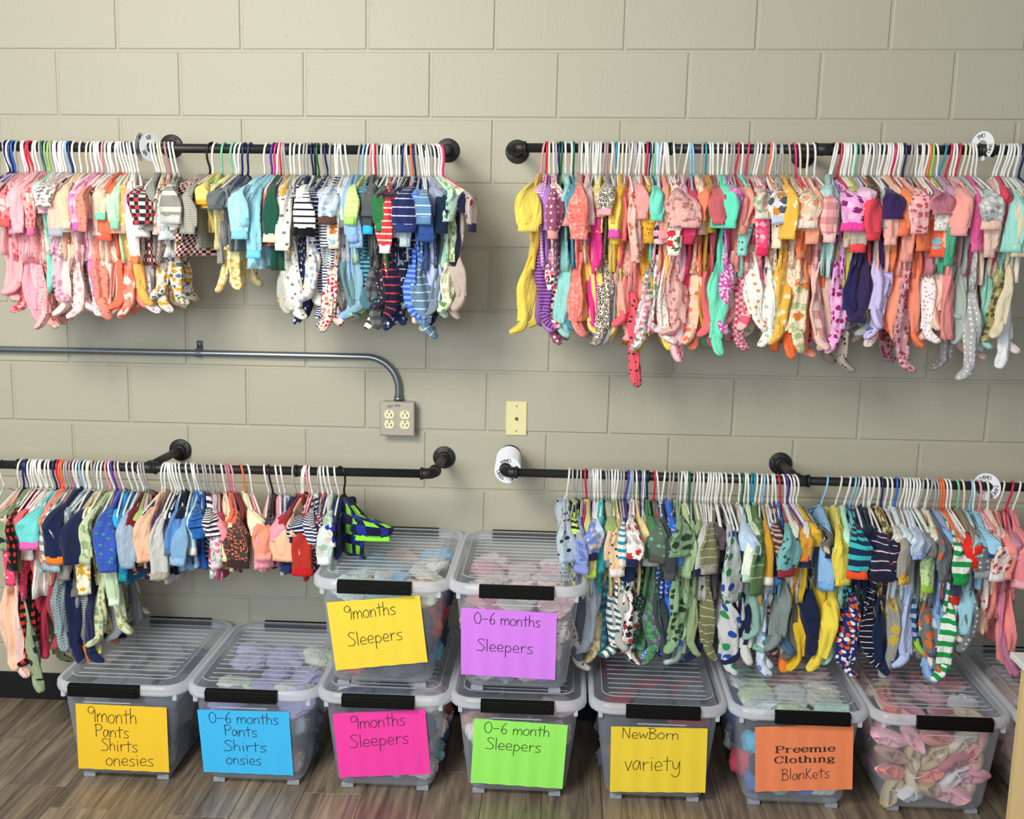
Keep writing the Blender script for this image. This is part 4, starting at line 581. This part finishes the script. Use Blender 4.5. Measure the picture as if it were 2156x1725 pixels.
for g in GAR:
    if len(g['lab'].split()) > 16: g['lab'] = g['lab'].replace(' footed sleeper', ' sleeper').replace(' such from the left', '').replace('upper left rail', 'upper left')
    rr = random.Random(g['seed'] + 5)
    o = garment(g['gx'], g['z0'], g['sl'], g['bt'], g['col'], g['pat'], g['cuff'], g['ty'], g['wd'], rr.uniform(-.006, .006), g['lc'], g['lp'], g['swx'], g['seed'], g['yaw'])
    tag(o, g['lab'], TYPES[g['ty']][2], 'baby clothes on the ' + RAIL[g['rail']][1])
# hangers
stuff = MB(); nind = 0; tot = sum(len(h) for h in hang.values()); hl = {}
for rail, hs in hang.items():
    rn = RAIL[rail][1]; zf = RAIL[rail][0]; hs.sort(key=lambda h: h[0])
    for i, h in enumerate(hs):
        rr = random.Random(i * 13 + len(rail)); z = zf(h[0]) - .0016; g = h[2]
        lean = math.atan2(g['gx'] - h[0], .085) if g else rr.uniform(-.08, .08); yaw = g['yaw'] if g else R(rr.uniform(-9, 9))
        if g is not None or (nind < 300 - 0 and i % 3 == 0 and len(GAR) + nind < 300):
            o = bpy.data.objects.new('plastic_hanger', HME[h[1]]); COL.objects.link(o); o.location = (h[0], RY, z); o.rotation_euler = (0, -lean, yaw); o.scale = (1, rr.uniform(.92, 1.03), 1)
            lab = ('%s hanger holding the %s, %s' % (HNAME[h[1]], look(g), rn)) if g else '%s plastic hanger squeezed between its neighbours, %s' % (HNAME[h[1]], rn)
            tag(o, lab, 'hanger', 'plastic hangers on the ' + rn); hl.setdefault(lab, []).append((o, g)); nind += 0 if g else 1
        else:
            Mx = Matrix.Translation((h[0], RY, z)) @ Euler((0, -lean, yaw)).to_matrix().to_4x4(); Mn = np.array(Mx)
            V = HV @ Mn[:3, :3].T + Mn[:3, 3]
            h.append(V)
for lab, l in hl.items():
    if len(l) > 1:
        for k, (o, g) in enumerate(l): o['label'] = ORD[min(k, 15)] + ' from the left, ' + lab
so = MB(); mats = []; mi = []
for rail, hs in hang.items():
    for h in hs:
        if len(h) > 3:
            so.add(h[3], HF); mi += [h[1]] * len(HF)
if so.v:
    o = so.build('spare_hangers', None, None, True); ks = sorted(set(mi))
    for k in ks: o.data.materials.append(HM[k])
    o.data.polygons.foreach_set('material_index', [ks.index(k) for k in mi])
    tag(o, 'further mostly white plastic hangers crowded among the others on all rails', 'hanger', kind='stuff')
# ------------------------------------------------------------------ storage bins
def rrect(cx, cy, hx, hy, r, z, n=5):
    p = []
    for (sx, sy, a0) in ((1, 1, 0), (-1, 1, 90), (-1, -1, 180), (1, -1, 270)):
        for i in range(n): t = R(a0 + 90 * i / (n - 1)); p.append((cx + sx * (hx - r) + r * math.cos(t), cy + sy * (hy - r) + r * math.sin(t), z))
    return p
BH = .335
def bin_meshes():
    d = {}
    b = MB(); b.rings([rrect(0, 0, .125, .225, .03, .016), rrect(0, 0, .142, .242, .035, .020), rrect(0, 0, .150, .250, .04, .034), rrect(0, 0, .168, .259, .045, .18), rrect(0, 0, .181, .266, .05, .300)], True, False); d['body'] = b
    l = MB()   # lid: gently stepped top with an inner raised outline
    l.rings([rrect(0, 0, .188, .263, .055, .322), rrect(0, 0, .172, .247, .045, .326), rrect(0, 0, .169, .244, .042, .333), rrect(0, 0, .163, .238, .04, .333), rrect(0, 0, .160, .235, .038, .328)], False, True); d['lid_panel'] = l
    m = MB(); m.rings([rrect(0, 0, .189, .264, .055, .323), rrect(0, 0, .196, .271, .06, .326), rrect(0, 0, .203, .278, .065, .320), rrect(0, 0, .205, .280, .066, .300), rrect(0, 0, .203, .278, .066, .293), rrect(0, 0, .198, .274, .064, .292), rrect(0, 0, .186, .266, .055, .300)], False, False); d['lid_rim'] = m
    rb = MB()
    for i in range(13):
        y = -.205 + i * .034; rb.box((-.145, y - .0010, .3278), (.145, y + .0010, .3300))
    d['lid_ribs'] = rb
    o = MB()
    R0 = [rrect(0, 0, .1655, .2405, .04, .3335, 6), rrect(0, 0, .1635, .2385, .04, .3345, 6)]; o.rings(R0, False, False); d['outline'] = o
    c = MB(); c.box((-.108, -.292, .289), (.108, -.272, .324), .002); c.box((-.108, -.286, .322), (.108, -.273, .3265), .001); c.box((-.100, -.2945, .296), (.100, -.291, .316), .001)
    d['clip'] = c
    return d
BM = {}
for k, m in bin_meshes().items():
    me = bpy.data.meshes.new(k); me.from_pydata(m.v, [], m.f); me.polygons.foreach_set('use_smooth', [k in ('body', 'lid_panel', 'lid_rim')] * len(me.polygons)); BM[k] = me
BM['body'].materials.append(CLEAR); BM['lid_panel'].materials.append(LIDM); BM['lid_rim'].materials.append(RIM); BM['lid_ribs'].materials.append(RIBM); BM['outline'].materials.append(RIM); BM['clip'].materials.append(CLIP)
def child(name, me, parent, loc=(0, 0, 0), rot=(0, 0, 0), sc=(1, 1, 1)):
    o = bpy.data.objects.new(name, me); COL.objects.link(o); o.parent = parent; o.location = loc; o.rotation_euler = rot; o.scale = sc; return o
fm = MB().box((-.018, -.02, 0), (.018, .02, .018), .003).build('tmp', FOOTM); FM = fm.data; bpy.data.objects.remove(fm)
lm_ = MB().box((-.006, -.004, -.022), (.006, .004, 0), .0015).build('tmp', RIM); LM = lm_.data; bpy.data.objects.remove(lm_)
ln_ = MB().box((-.072, -.0012, -.0012), (.072, .0012, .0012)).build('tmp', RIM); LN = ln_.data; bpy.data.objects.remove(ln_)
PENS = {'s': INK}
def sign(parent, wx, wy, wz, corners, color, lines, name_label, ftilt, bl=None):
    """corners: image points TL TR BR BL unprojected onto the front face of the bin"""
    def face(px, py):
        y = wy - .255
        for _ in range(4):
            p = at_y(px, py, y); h = max(.02, min(.3, (p[2] - wz))); y = wy - (.2505 + (h - .034) * .0602) - .0035
        p = at_y(px, py, y); return np.array([p[0] - wx, y - wy, p[2] - wz])
    TL, TR, BR_, BL = [face(*c) for c in corners]
    W = np.linalg.norm(TR - TL); H = np.linalg.norm(TL - BL)
    def P(u, v, off=0):   # u right, v down, both 0..1
        p = (TL * (1 - u) + TR * u) * (1 - v) + (BL * (1 - u) + BR_ * u) * v
        y = p[1] - .0012 * math.sin(u * 31 + 1) * (.4 + .6 * v) - .0018 - off
        return (p[0], y, p[2])
    nu, nv = 40, 8; V = [P(i / nu, j / nv) for j in range(nv + 1) for i in range(nu + 1)]; Fq = [(j * (nu + 1) + i, (j + 1) * (nu + 1) + i, (j + 1) * (nu + 1) + i + 1, j * (nu + 1) + i + 1) for j in range(nv) for i in range(nu)]
    V2 = [P(i / nu, j / nv, -.0004) for j in range(nv + 1) for i in range(nu + 1)]; n = len(V)
    F2 = [tuple(n + k for k in q[::-1]) for q in Fq]
    sg = mk('paper_sign', V + V2, Fq + F2, plain('coloured_paper_' + color, lit(color, 1.3), .8, 0, .15), parent, True); sg['label'] = name_label
    mb = MB()
    for k, (txt, x0, ww, base, hh, slope) in enumerate(lines):
        st, wt = strokes(txt, .03, k + len(txt))
        for s in st: ribbon(mb, [(a / wt * ww * W, b * hh * H) for a, b in s], .0019, lambda x, y: P(x0 + x / W, base - y / H - slope * x / W, .0012))
    mb.build('handwriting', INK, sg); return sg, P, W, H
CRUM = []
def crumple(seed):
    rr = np.random.RandomState(seed); n, m = 30, 18; V = []; ph = rr.uniform(0, 6.28, 8); fr = rr.uniform(1, 4, 8)
    for i in range(m + 1):
        t = math.pi * i / m
        for k in range(n):
            p = 2 * math.pi * k / n; d = np.array([math.sin(t) * math.cos(p), math.sin(t) * math.sin(p), math.cos(t)])
            s = sum(math.sin(fr[j] * 2.2 * d[j % 3] + fr[(j + 3) % 8] * 1.7 * d[(j + 1) % 3] + ph[j]) for j in range(8)) / 8
            c = 1 + .30 * s + .20 * abs(math.sin(5 * d[0] + 4 * d[2] + ph[1] + 5 * s)) + .12 * abs(math.sin(9 * d[1] + 7 * d[0] + ph[2] + 6 * s)) - .16
            d = np.sign(d) * np.abs(d) ** .7; V.append(d * c)
    V = np.array(V); V = (V - (V.max(0) + V.min(0)) / 2) / ((V.max(0) - V.min(0)) / 2) * 1.04
    F_ = [(i * n + k, (i + 1) * n + k, (i + 1) * n + (k + 1) % n, i * n + (k + 1) % n) for i in range(m) for k in range(n)]
    me = bpy.data.meshes.new('crumpled_garment'); me.from_pydata([tuple(map(float, v)) for v in V], [], F_); me.polygons.foreach_set('use_smooth', [True] * len(me.polygons))
    uv = me.uv_layers.new(name='UVMap'); u = []
    for i in range(m):
        for k in range(n): u += [(.3 * k / n, .2 * i / m), (.3 * k / n, .2 * (i + 1) / m), (.3 * (k + 1) / n, .2 * (i + 1) / m), (.3 * (k + 1) / n, .2 * i / m)]
    uv.data.foreach_set('uv', np.array(u, dtype=np.float32).ravel()); return me
CR = [crumple(i) for i in range(7)]
for c in CR: c.materials.append(None)
def fill(wx, wy, wz, cols, desc, top=.27, sparse=0, sd=3, topcols=None, under=False, side=1):
    rr = random.Random(sd)
    def put(x, y, z, sx, sy, sz, c, where):
        pat = 's'
        if '/' in c: c, pat = c.split('/')
        o = bpy.data.objects.new('crumpled_garment', rr.choice(CR)); COL.objects.link(o); o.location = (wx + x, wy + y, wz + z); o.scale = (sx, sy, sz); o.rotation_euler = (rr.uniform(-.3, .3), rr.uniform(-.4, .4), rr.uniform(0, 3.1))
        o.material_slots[0].link = 'OBJECT'; o.material_slots[0].material = fabric(c, pat)
        tag(o, '%s crumpled baby garment %s %s' % (cname(c), where, desc), 'garment', 'clothes inside the ' + desc)
    rows = max(2, int((top - .05) / .058)); pc = None
    for r in range(rows):
        z = .058 + r * .062; hx = .15 + (z - .03) * .11 - .058
        for k in range(4):
            if rr.random() < sparse: continue
            c = rr.choice([q for q in cols if q != pc]); pc = c
            put(-hx + 2 * hx * k / 3 + rr.uniform(-.01, .01), -.190 - (z - .03) * .06 + rr.uniform(0, .012), z, rr.uniform(.044, .053), .034, rr.uniform(.034, .040), c, 'at the front of')
    tc = topcols or cols
    for iy in range(2 if under else 5):
        for ix in range(3):
            if rr.random() < sparse * .6: continue
            put(-.105 + ix * .105 + rr.uniform(-.012, .012), -.165 + iy * .085 + rr.uniform(-.01, .01), top + rr.uniform(-.012, .006), rr.uniform(.056, .066), rr.uniform(.05, .058), .022, rr.choice(tc), 'on top in')
    for iy in range(3):
        for rz in range(2): put(side * (.104 + (.05 + rz * .09) * .1), -.10 + iy * .12, .07 + rz * .09, .034, .062, .046, rr.choice(cols), 'at the side of')
Y, B_, C__, PK, GN, LV, OR = 'ffd83c', '45bcf2', 'ffd24a', 'ff46b0', '9bf06a', 'dc82f5', 'ff8f63'
BINS = [
 (.150, 0, -.035, 'bin with the yellow 9month Pants sign', ((159.4, 1481), (351, 1489.8), (356.8, 1626.4), (166.3, 1617.5)), 'fcce38', [('9month', .125, .55, .27, .235, 0), ('Pants', .20, .38, .49, .19, 0), ('Shirts', .26, .41, .70, .19, 0), ('onesies', .30, .54, .93, .2, .03)], ['4c5a6c', '5c6878', '707880', '3c4858', '8c8c88', '484c58'], dict(top=.235, sparse=.15)),
 (.555, 0, -.024, 'bin with the blue sign', ((415.6, 1494), (608.5, 1498.7), (618, 1633), (430, 1625)), '44bbf4', [('0-6 months', .115, .77, .2, .17, 0), ('Pants', .27, .37, .40, .17, 0), ('Shirts', .25, .48, .64, .17, 0), ('onsies', .26, .40, .85, .17, 0)], ['5c6474', 'c8d0d4', '788490', '485468', '949ca8', 'e0e4e4', 'b8a8a8'], dict(top=.25, sparse=.2, topcols=['d0dcc8', 'b4b4d4', 'c8d8d0', 'a8a8d0', '6c7484'])),
 (.952, 0, -.011, 'bin with the pink sign', ((700.4, 1502.2), (895.4, 1493.6), (907, 1629.6), (715.3, 1636.8)), 'ff48b0', [('9months', .18, .6, .25, .2, .05), ('Sleepers', .15, .65, .54, .2, .06)], ['2c3450', '3c78b8', 'e8e4e0', 'c8b0a8', 'f0f0f0', '485878', 'e8d0c8', '88b8c8', 'b04858'], dict(top=.27)),
 (1.353, 0, 0, 'bin with the green sign', ((998.6, 1512.9), (1195.6, 1526.7), (1184, 1661), (991, 1647.5)), '9cf068', [('0-6 month', .11, .71, .2, .17, .0), ('Sleepers', .14, .6, .45, .18, .0)], ['242c40', 'f4f0f0', 'd0a8b8', 'f4606c', '3c4458', 'f0b098', '485ca8', 'e8e4e0', '404c60/h:e0e0e4:16'], dict(top=.27)),
 (1.768, 0, .011, 'bin with the NewBorn sign', ((1286.6, 1529.3), (1489.9, 1533.9), (1484.7, 1669), (1284, 1667)), 'fbdc44', [('NewBorn', .11, .6, .17, .16, 0), ('variety', .145, .59, .66, .25, 0)], ['505868', '3c4456', '68707c', '98343c', '484c5c', '788088'], dict(top=.225, sparse=.1, topcols=['a02c40', '3c4450', '58606c', '8c3444'])),
 (2.180, 0, .030, 'bin with the orange Preemie sign', ((1589.6, 1530.8), (1796.9, 1525.3), (1794, 1662), (1589.6, 1667)), 'ff9263', [('BlanKets', .27, .5, .83, .17, .05)], ['58b8e0', 'f0f4f4', 'f4586c', '3c3c54', 'e8e8a8', '685868', '4878c0', 'd8e8f0', '80c8a0', '483c4c/f:e8e0dc:a898a0'], dict(top=.275, topcols=['f8c8c0', 'c8f0e4', 'f4f0dc', 'e8f4f4', 'fcb8b0', 'd8f0c8'])),
 (2.590, 0, .025, 'bin filled with little shoes', None, None, None, [], None),
 (3.010, 0, 0, 'rightmost bin', None, None, None, ['c8a898', '988078', 'b89888', '585860', 'e0c8c0'], dict(top=.25)),
 (.945, 1, -.012, 'upper bin with the yellow Sleepers sign', ((687.5, 1268.4), (884, 1254), (900.6, 1394), (707.6, 1411.4)), 'ffe04c', [('9months', .17, .56, .27, .2, .05), ('Sleepers', .17, .6, .66, .2, .06)], ['303c54', '485468', 'c83848', '60a8c0', 'e8e8e8', '3c4460', '6c7484', 'f08060'], dict(top=.27, topcols=['f0ecd8', 'b8d8e0', 'f4f0e4', 'd8e8e4', '90c0e0', 'f4c8b0'])),
 (1.345, 1, 0, 'bin with the purple sign', ((970.7, 1279.4), (1172.6, 1291.5), (1168.6, 1431.8), (970.7, 1419.4)), 'dd86f6', [('0-6 months', .135, .7, .22, .17, .0), ('Sleepers', .165, .6, .62, .18, .0)], ['f4d4d0', 'f8b4bc', 'e8e0d4/k:404040:24', 'f0c4c8', '8090a8', 'e0d8e0'], dict(top=.26, topcols=['f4ccc8', 'e4dcd0', 'f8bcc0', 'ecd8d4'])),
]
def bin_(i, cx, up, cdx, desc, corners, pcol, lines, cols, fk):
    wy = -.287 if not up else -.295; wz = 0 if not up else .3345; k = 1.0 if not up else 1.06
    col = 'clear lidded storage ' + desc
    root = empty('storage_bin', (cx, wy, wz)); tag(root, col, 'storage bin', 'clear plastic storage bins')
    child('bin_body', BM['body'], root, sc=(1, 1, k)); dz = BH * (k - 1)
    lid = child('lid', BM['lid_panel'], root, (0, 0, dz)); child('lid_rim', BM['lid_rim'], lid); child('lid_ribs', BM['lid_ribs'], lid); child('lid_outline', BM['outline'], lid)
    for s, nm in ((1, 'front'), (-1, 'rear')): c = child('latch', BM['clip'], root, (cdx if s > 0 else 0, 0, dz), (0, 0, 0 if s > 0 else math.pi)); c['label'] = 'black latch'
    for sx in (-.115, .115):
        for sy in (-.215, .215): child('caster_foot', FM, root, (sx, sy, 0))
    for sx in (-.170, .172): child('rim_lug', LM, root, (sx, -.262, .298 + dz))
    child('molded_line', LN, root, (cdx, -.2665, .262 + dz))
    if corners:
        sg, P, W, H = sign(root, cx, wy, wz, corners, pcol, lines, 'paper sign with handwriting, ' + {'fcce38': 'yellow', '44bbf4': 'blue', 'ff48b0': 'hot pink', '9cf068': 'lime green', 'fbdc44': 'yellow', 'ff9263': 'orange', 'ffe04c': 'yellow', 'dd86f6': 'purple'}[pcol], 0)
        if 'Preemie' in desc: serif(sg, P, W, H)
    if cols: fill(cx, wy, wz, cols, desc, sd=i + 3, under=i in (2, 3), side=1 if cx < 1.3 else -1, **fk)
    return root
SER = {'P': (.95, [('v', .22, 0, 1), ('c', [(.22, .97), (.65, .97), (.85, .75), (.65, .5), (.22, .5)]), ('h', .02, .45, 0), ('h', .02, .4, 1)]),
 'r': (.72, [('v', .2, 0, .68), ('c', [(.2, .4), (.35, .64), (.62, .62)]), ('h', .02, .42, 0), ('h', .02, .2, .68)]), 'e': (.75, [('c', [(.12, .36), (.62, .36), (.6, .62), (.36, .7), (.12, .5), (.12, .2), (.36, .0), (.66, .14)])]),
 'm': (1.25, [('v', .18, 0, .68), ('v', .6, 0, .55), ('v', 1.02, 0, .55), ('c', [(.2, .5), (.4, .7), (.58, .6), (.6, .5)]), ('c', [(.62, .5), (.82, .7), (1.0, .6), (1.02, .5)]), ('h', .02, .34, 0), ('h', .46, .74, 0), ('h', .88, 1.2, 0), ('h', .02, .2, .68)]),
 'i': (.45, [('v', .2, 0, .68), ('h', .02, .4, 0), ('h', .02, .2, .68), ('v', .2, .92, .96)]), 'C': (1.0, [('c', [(.86, .72), (.8, .95), (.5, 1), (.2, .8), (.14, .5), (.2, .2), (.5, 0), (.88, .2)])]),
 'l': (.45, [('v', .2, 0, 1), ('h', .02, .4, 0), ('h', .02, .2, 1)]), 'o': (.8, [('c', [(.4, .7), (.15, .55), (.15, .15), (.4, 0), (.62, .15), (.62, .55), (.4, .7)])]),
 't': (.55, [('v', .22, .1, .92), ('h', .02, .46, .66), ('c', [(.22, .12), (.34, 0), (.5, .1)])]), 'h': (.88, [('v', .2, 0, 1), ('v', .64, 0, .52), ('c', [(.2, .5), (.42, .7), (.62, .6), (.64, .5)]), ('h', .02, .36, 0), ('h', .5, .82, 0), ('h', .02, .2, 1)]),
 'n': (.88, [('v', .2, 0, .68), ('v', .64, 0, .52), ('c', [(.2, .5), (.42, .7), (.62, .6), (.64, .5)]), ('h', .02, .36, 0), ('h', .5, .82, 0), ('h', .02, .2, .68)]),
 'g': (.8, [('c', [(.36, .7), (.15, .58), (.15, .36), (.36, .26), (.56, .36), (.56, .6), (.36, .7)]), ('c', [(.3, .24), (.16, .12), (.5, .06), (.66, -.1), (.4, -.26), (.12, -.18), (.16, -.04), (.4, .02)]), ('h', .56, .78, .68)])}
def serif(sg, P, W, H):
    mb = MB()
    for txt, x0, ww, base, hh in (('Preemie', .2, .62, .40, .10), ('Clothing', .19, .63, .56, .10)):
        tot = sum(SER[c][0] for c in txt); x = 0
        for ch in txt:
            adv, st = SER[ch]
            def q(ax, ay, bx, by):
                pp = [(ax, ay), (bx, ay), (bx, by), (ax, by)]; vv = [P(x0 + (x + a) / tot * ww, base - b * hh, .0013) for a, b in pp]; mb.add(vv, [(0, 1, 2, 3)])
            for s in st:
                if s[0] == 'v': q(s[1] - .085, s[2], s[1] + .085, s[3])
                elif s[0] == 'h': q(s[1], s[3] - .035, s[2], s[3] + .035)
                else:
                    pts = smooth(s[1], 9)
                    for a, b in pts: q(a - .07, b - .035, a + .07, b + .035)
            x += adv
    mb.build('printed_lettering', INK, sg)
for i, b in enumerate(BINS): bin_(i, *b)
# ------------------------------------------------------------------ folded things seen in the blue-sign bin and shoes
def shoe_meshes():
    n = 22; out = []
    def prof(t): a = 2 * math.pi * t; return a
    def ring(k, z, sq=1):
        p = []
        for i in range(n):
            a = 2 * math.pi * i / n; x = .056 * math.cos(a); w = .0205 + .0045 * math.cos(a) - .003 * math.cos(2 * a); p.append((x * k, w * math.sin(a) * k, z))
        return p
    s = MB(); s.rings([ring(.95, 0), ring(1, .002), ring(1, .008), ring(.96, .0095)]); u = MB()
    R_ = [ring(.97, .0095)]
    for z, k in ((.016, .98), (.024, .9), (.030, .74)):
        q = []
        for (x, y, _) in ring(k, z): q.append((x - .004 * (z / .03), y, z + (.010 if x < -.01 else 0) * (z / .03) - (.006 if x > .035 else 0)))
        R_.append(q)
    last = R_[-1]; inner = [(-.012 + (x + .012) * .62 - .010, y * .8, z) for x, y, z in last]; R_.append(inner); R_.append([(x, y * .85, .014) for x, y, z in inner])
    u.rings(R_, False, True)
    return s, u
s_, u_m = shoe_meshes(); SM = {}
WH = ['pressed to the front']
def shoe(loc, rot, c1, c2, sc, metal=0):
    o = empty('baby_shoe', loc, rot); o.scale = (sc,) * 3
    for nm, m, c in (('sole', s_, c2), ('upper', u_m, c1)):
        key = (nm, c, metal)
        if key not in SM:
            me = bpy.data.meshes.new(nm); me.from_pydata(m.v, [], m.f); me.polygons.foreach_set('use_smooth', [nm == 'upper'] * len(me.polygons)); me.materials.append(plain('shoe_' + nm + '_' + c, c, .35 if metal and nm == 'upper' else .6, metal if nm == 'upper' else 0)); SM[key] = me
        p = child(nm, SM[key], o)
    st = MB().tube([(-.004, -.019, .018), (-.002, -.012, .034), (-.001, 0, .038), (-.002, .012, .034), (-.004, .019, .018)], .0025, 6)
    if ('strap', c1) not in SM: x = st.build('tmp', plain('strap_' + c1, c1, .5), None, True); SM[('strap', c1)] = x.data; bpy.data.objects.remove(x)
    child('strap', SM[('strap', c1)], o); tag(o, '%s baby shoe with %s sole, %s in the shoe bin' % (cname(c1), cname(c2), WH[0]), 'shoe', 'little shoes in the clear bin'); return o
rr = random.Random(21); SC = [('e89ab4', 'e8a0b8', 0), ('f0b8c8', 'f0a8bc', 0), ('c8b48c', 'b8a478', 0), ('e8dcc4', 'c8b894', 0), ('a8a8b0', '808890', .8), ('d8c8a8', 'a88c78', 0), ('f0b4c0', 'f0a0b4', 0), ('e8b0a8', 'd8c0b0', 0), ('f0f0f4', 'd8d4cc', 0), ('b08878', '98786c', 0), ('c06878', 'e8d8d0', 0), ('f09088', 'f0e4d4', 0)]
bx, by = 2.590, -.287
for r in range(4):
    for k in range(5):
        c = rr.choice(SC); z = .055 + r * .056 + rr.uniform(-.006, .006); hx = .112 + (z - .03) * .1
        shoe((bx - hx + 2 * hx * k / 4, by - .195 - (z - .03) * .05 + rr.uniform(0, .01), z), (R(rr.uniform(60, 120)), R(rr.uniform(0, 360)), R(rr.uniform(-25, 25))), *c[:2], rr.uniform(.95, 1.2), c[2])
WH[0] = 'lying on top'
for iy in range(6):
    for ix in range(4):
        c = rr.choice(SC); shoe((bx - .12 + ix * .08, by - .15 + iy * .068, .262 + rr.uniform(-.015, .012)), (R(rr.uniform(-30, 30)) + (math.pi if rr.random() < .4 else 0), R(rr.uniform(-20, 20)), R(rr.uniform(0, 360))), *c[:2], rr.uniform(.95, 1.15), c[2])
WH[0] = 'by the side wall'
for iz in range(3):
    for iy in range(4):
        for s in (-1, 1):
            c = rr.choice(SC); shoe((bx + s * .118, by - .09 + iy * .09, .06 + iz * .065), (R(rr.uniform(0, 360)), R(rr.uniform(-30, 30)), R(rr.uniform(60, 120))), *c[:2], 1.1, c[2])
# ------------------------------------------------------------------ pine board and white shelf at the right edge
PINE = plain('pale_pine', 'e8c890', .55, 0, .3, .2, 40)
o = empty('pine_shelf_unit', (2.90, -.95, 0)); tag(o, 'pale pine board with a white shelf on top at the right edge', 'shelf')
MB().box((-.285, -.03, 0), (.25, -.01, .655), .002).build('side_board', PINE, o)
MB().box((-.299, -.05, .655), (.27, .03, .672), .002).build('top_shelf', plain('white_laminate', 'f0eee8', .4), o)
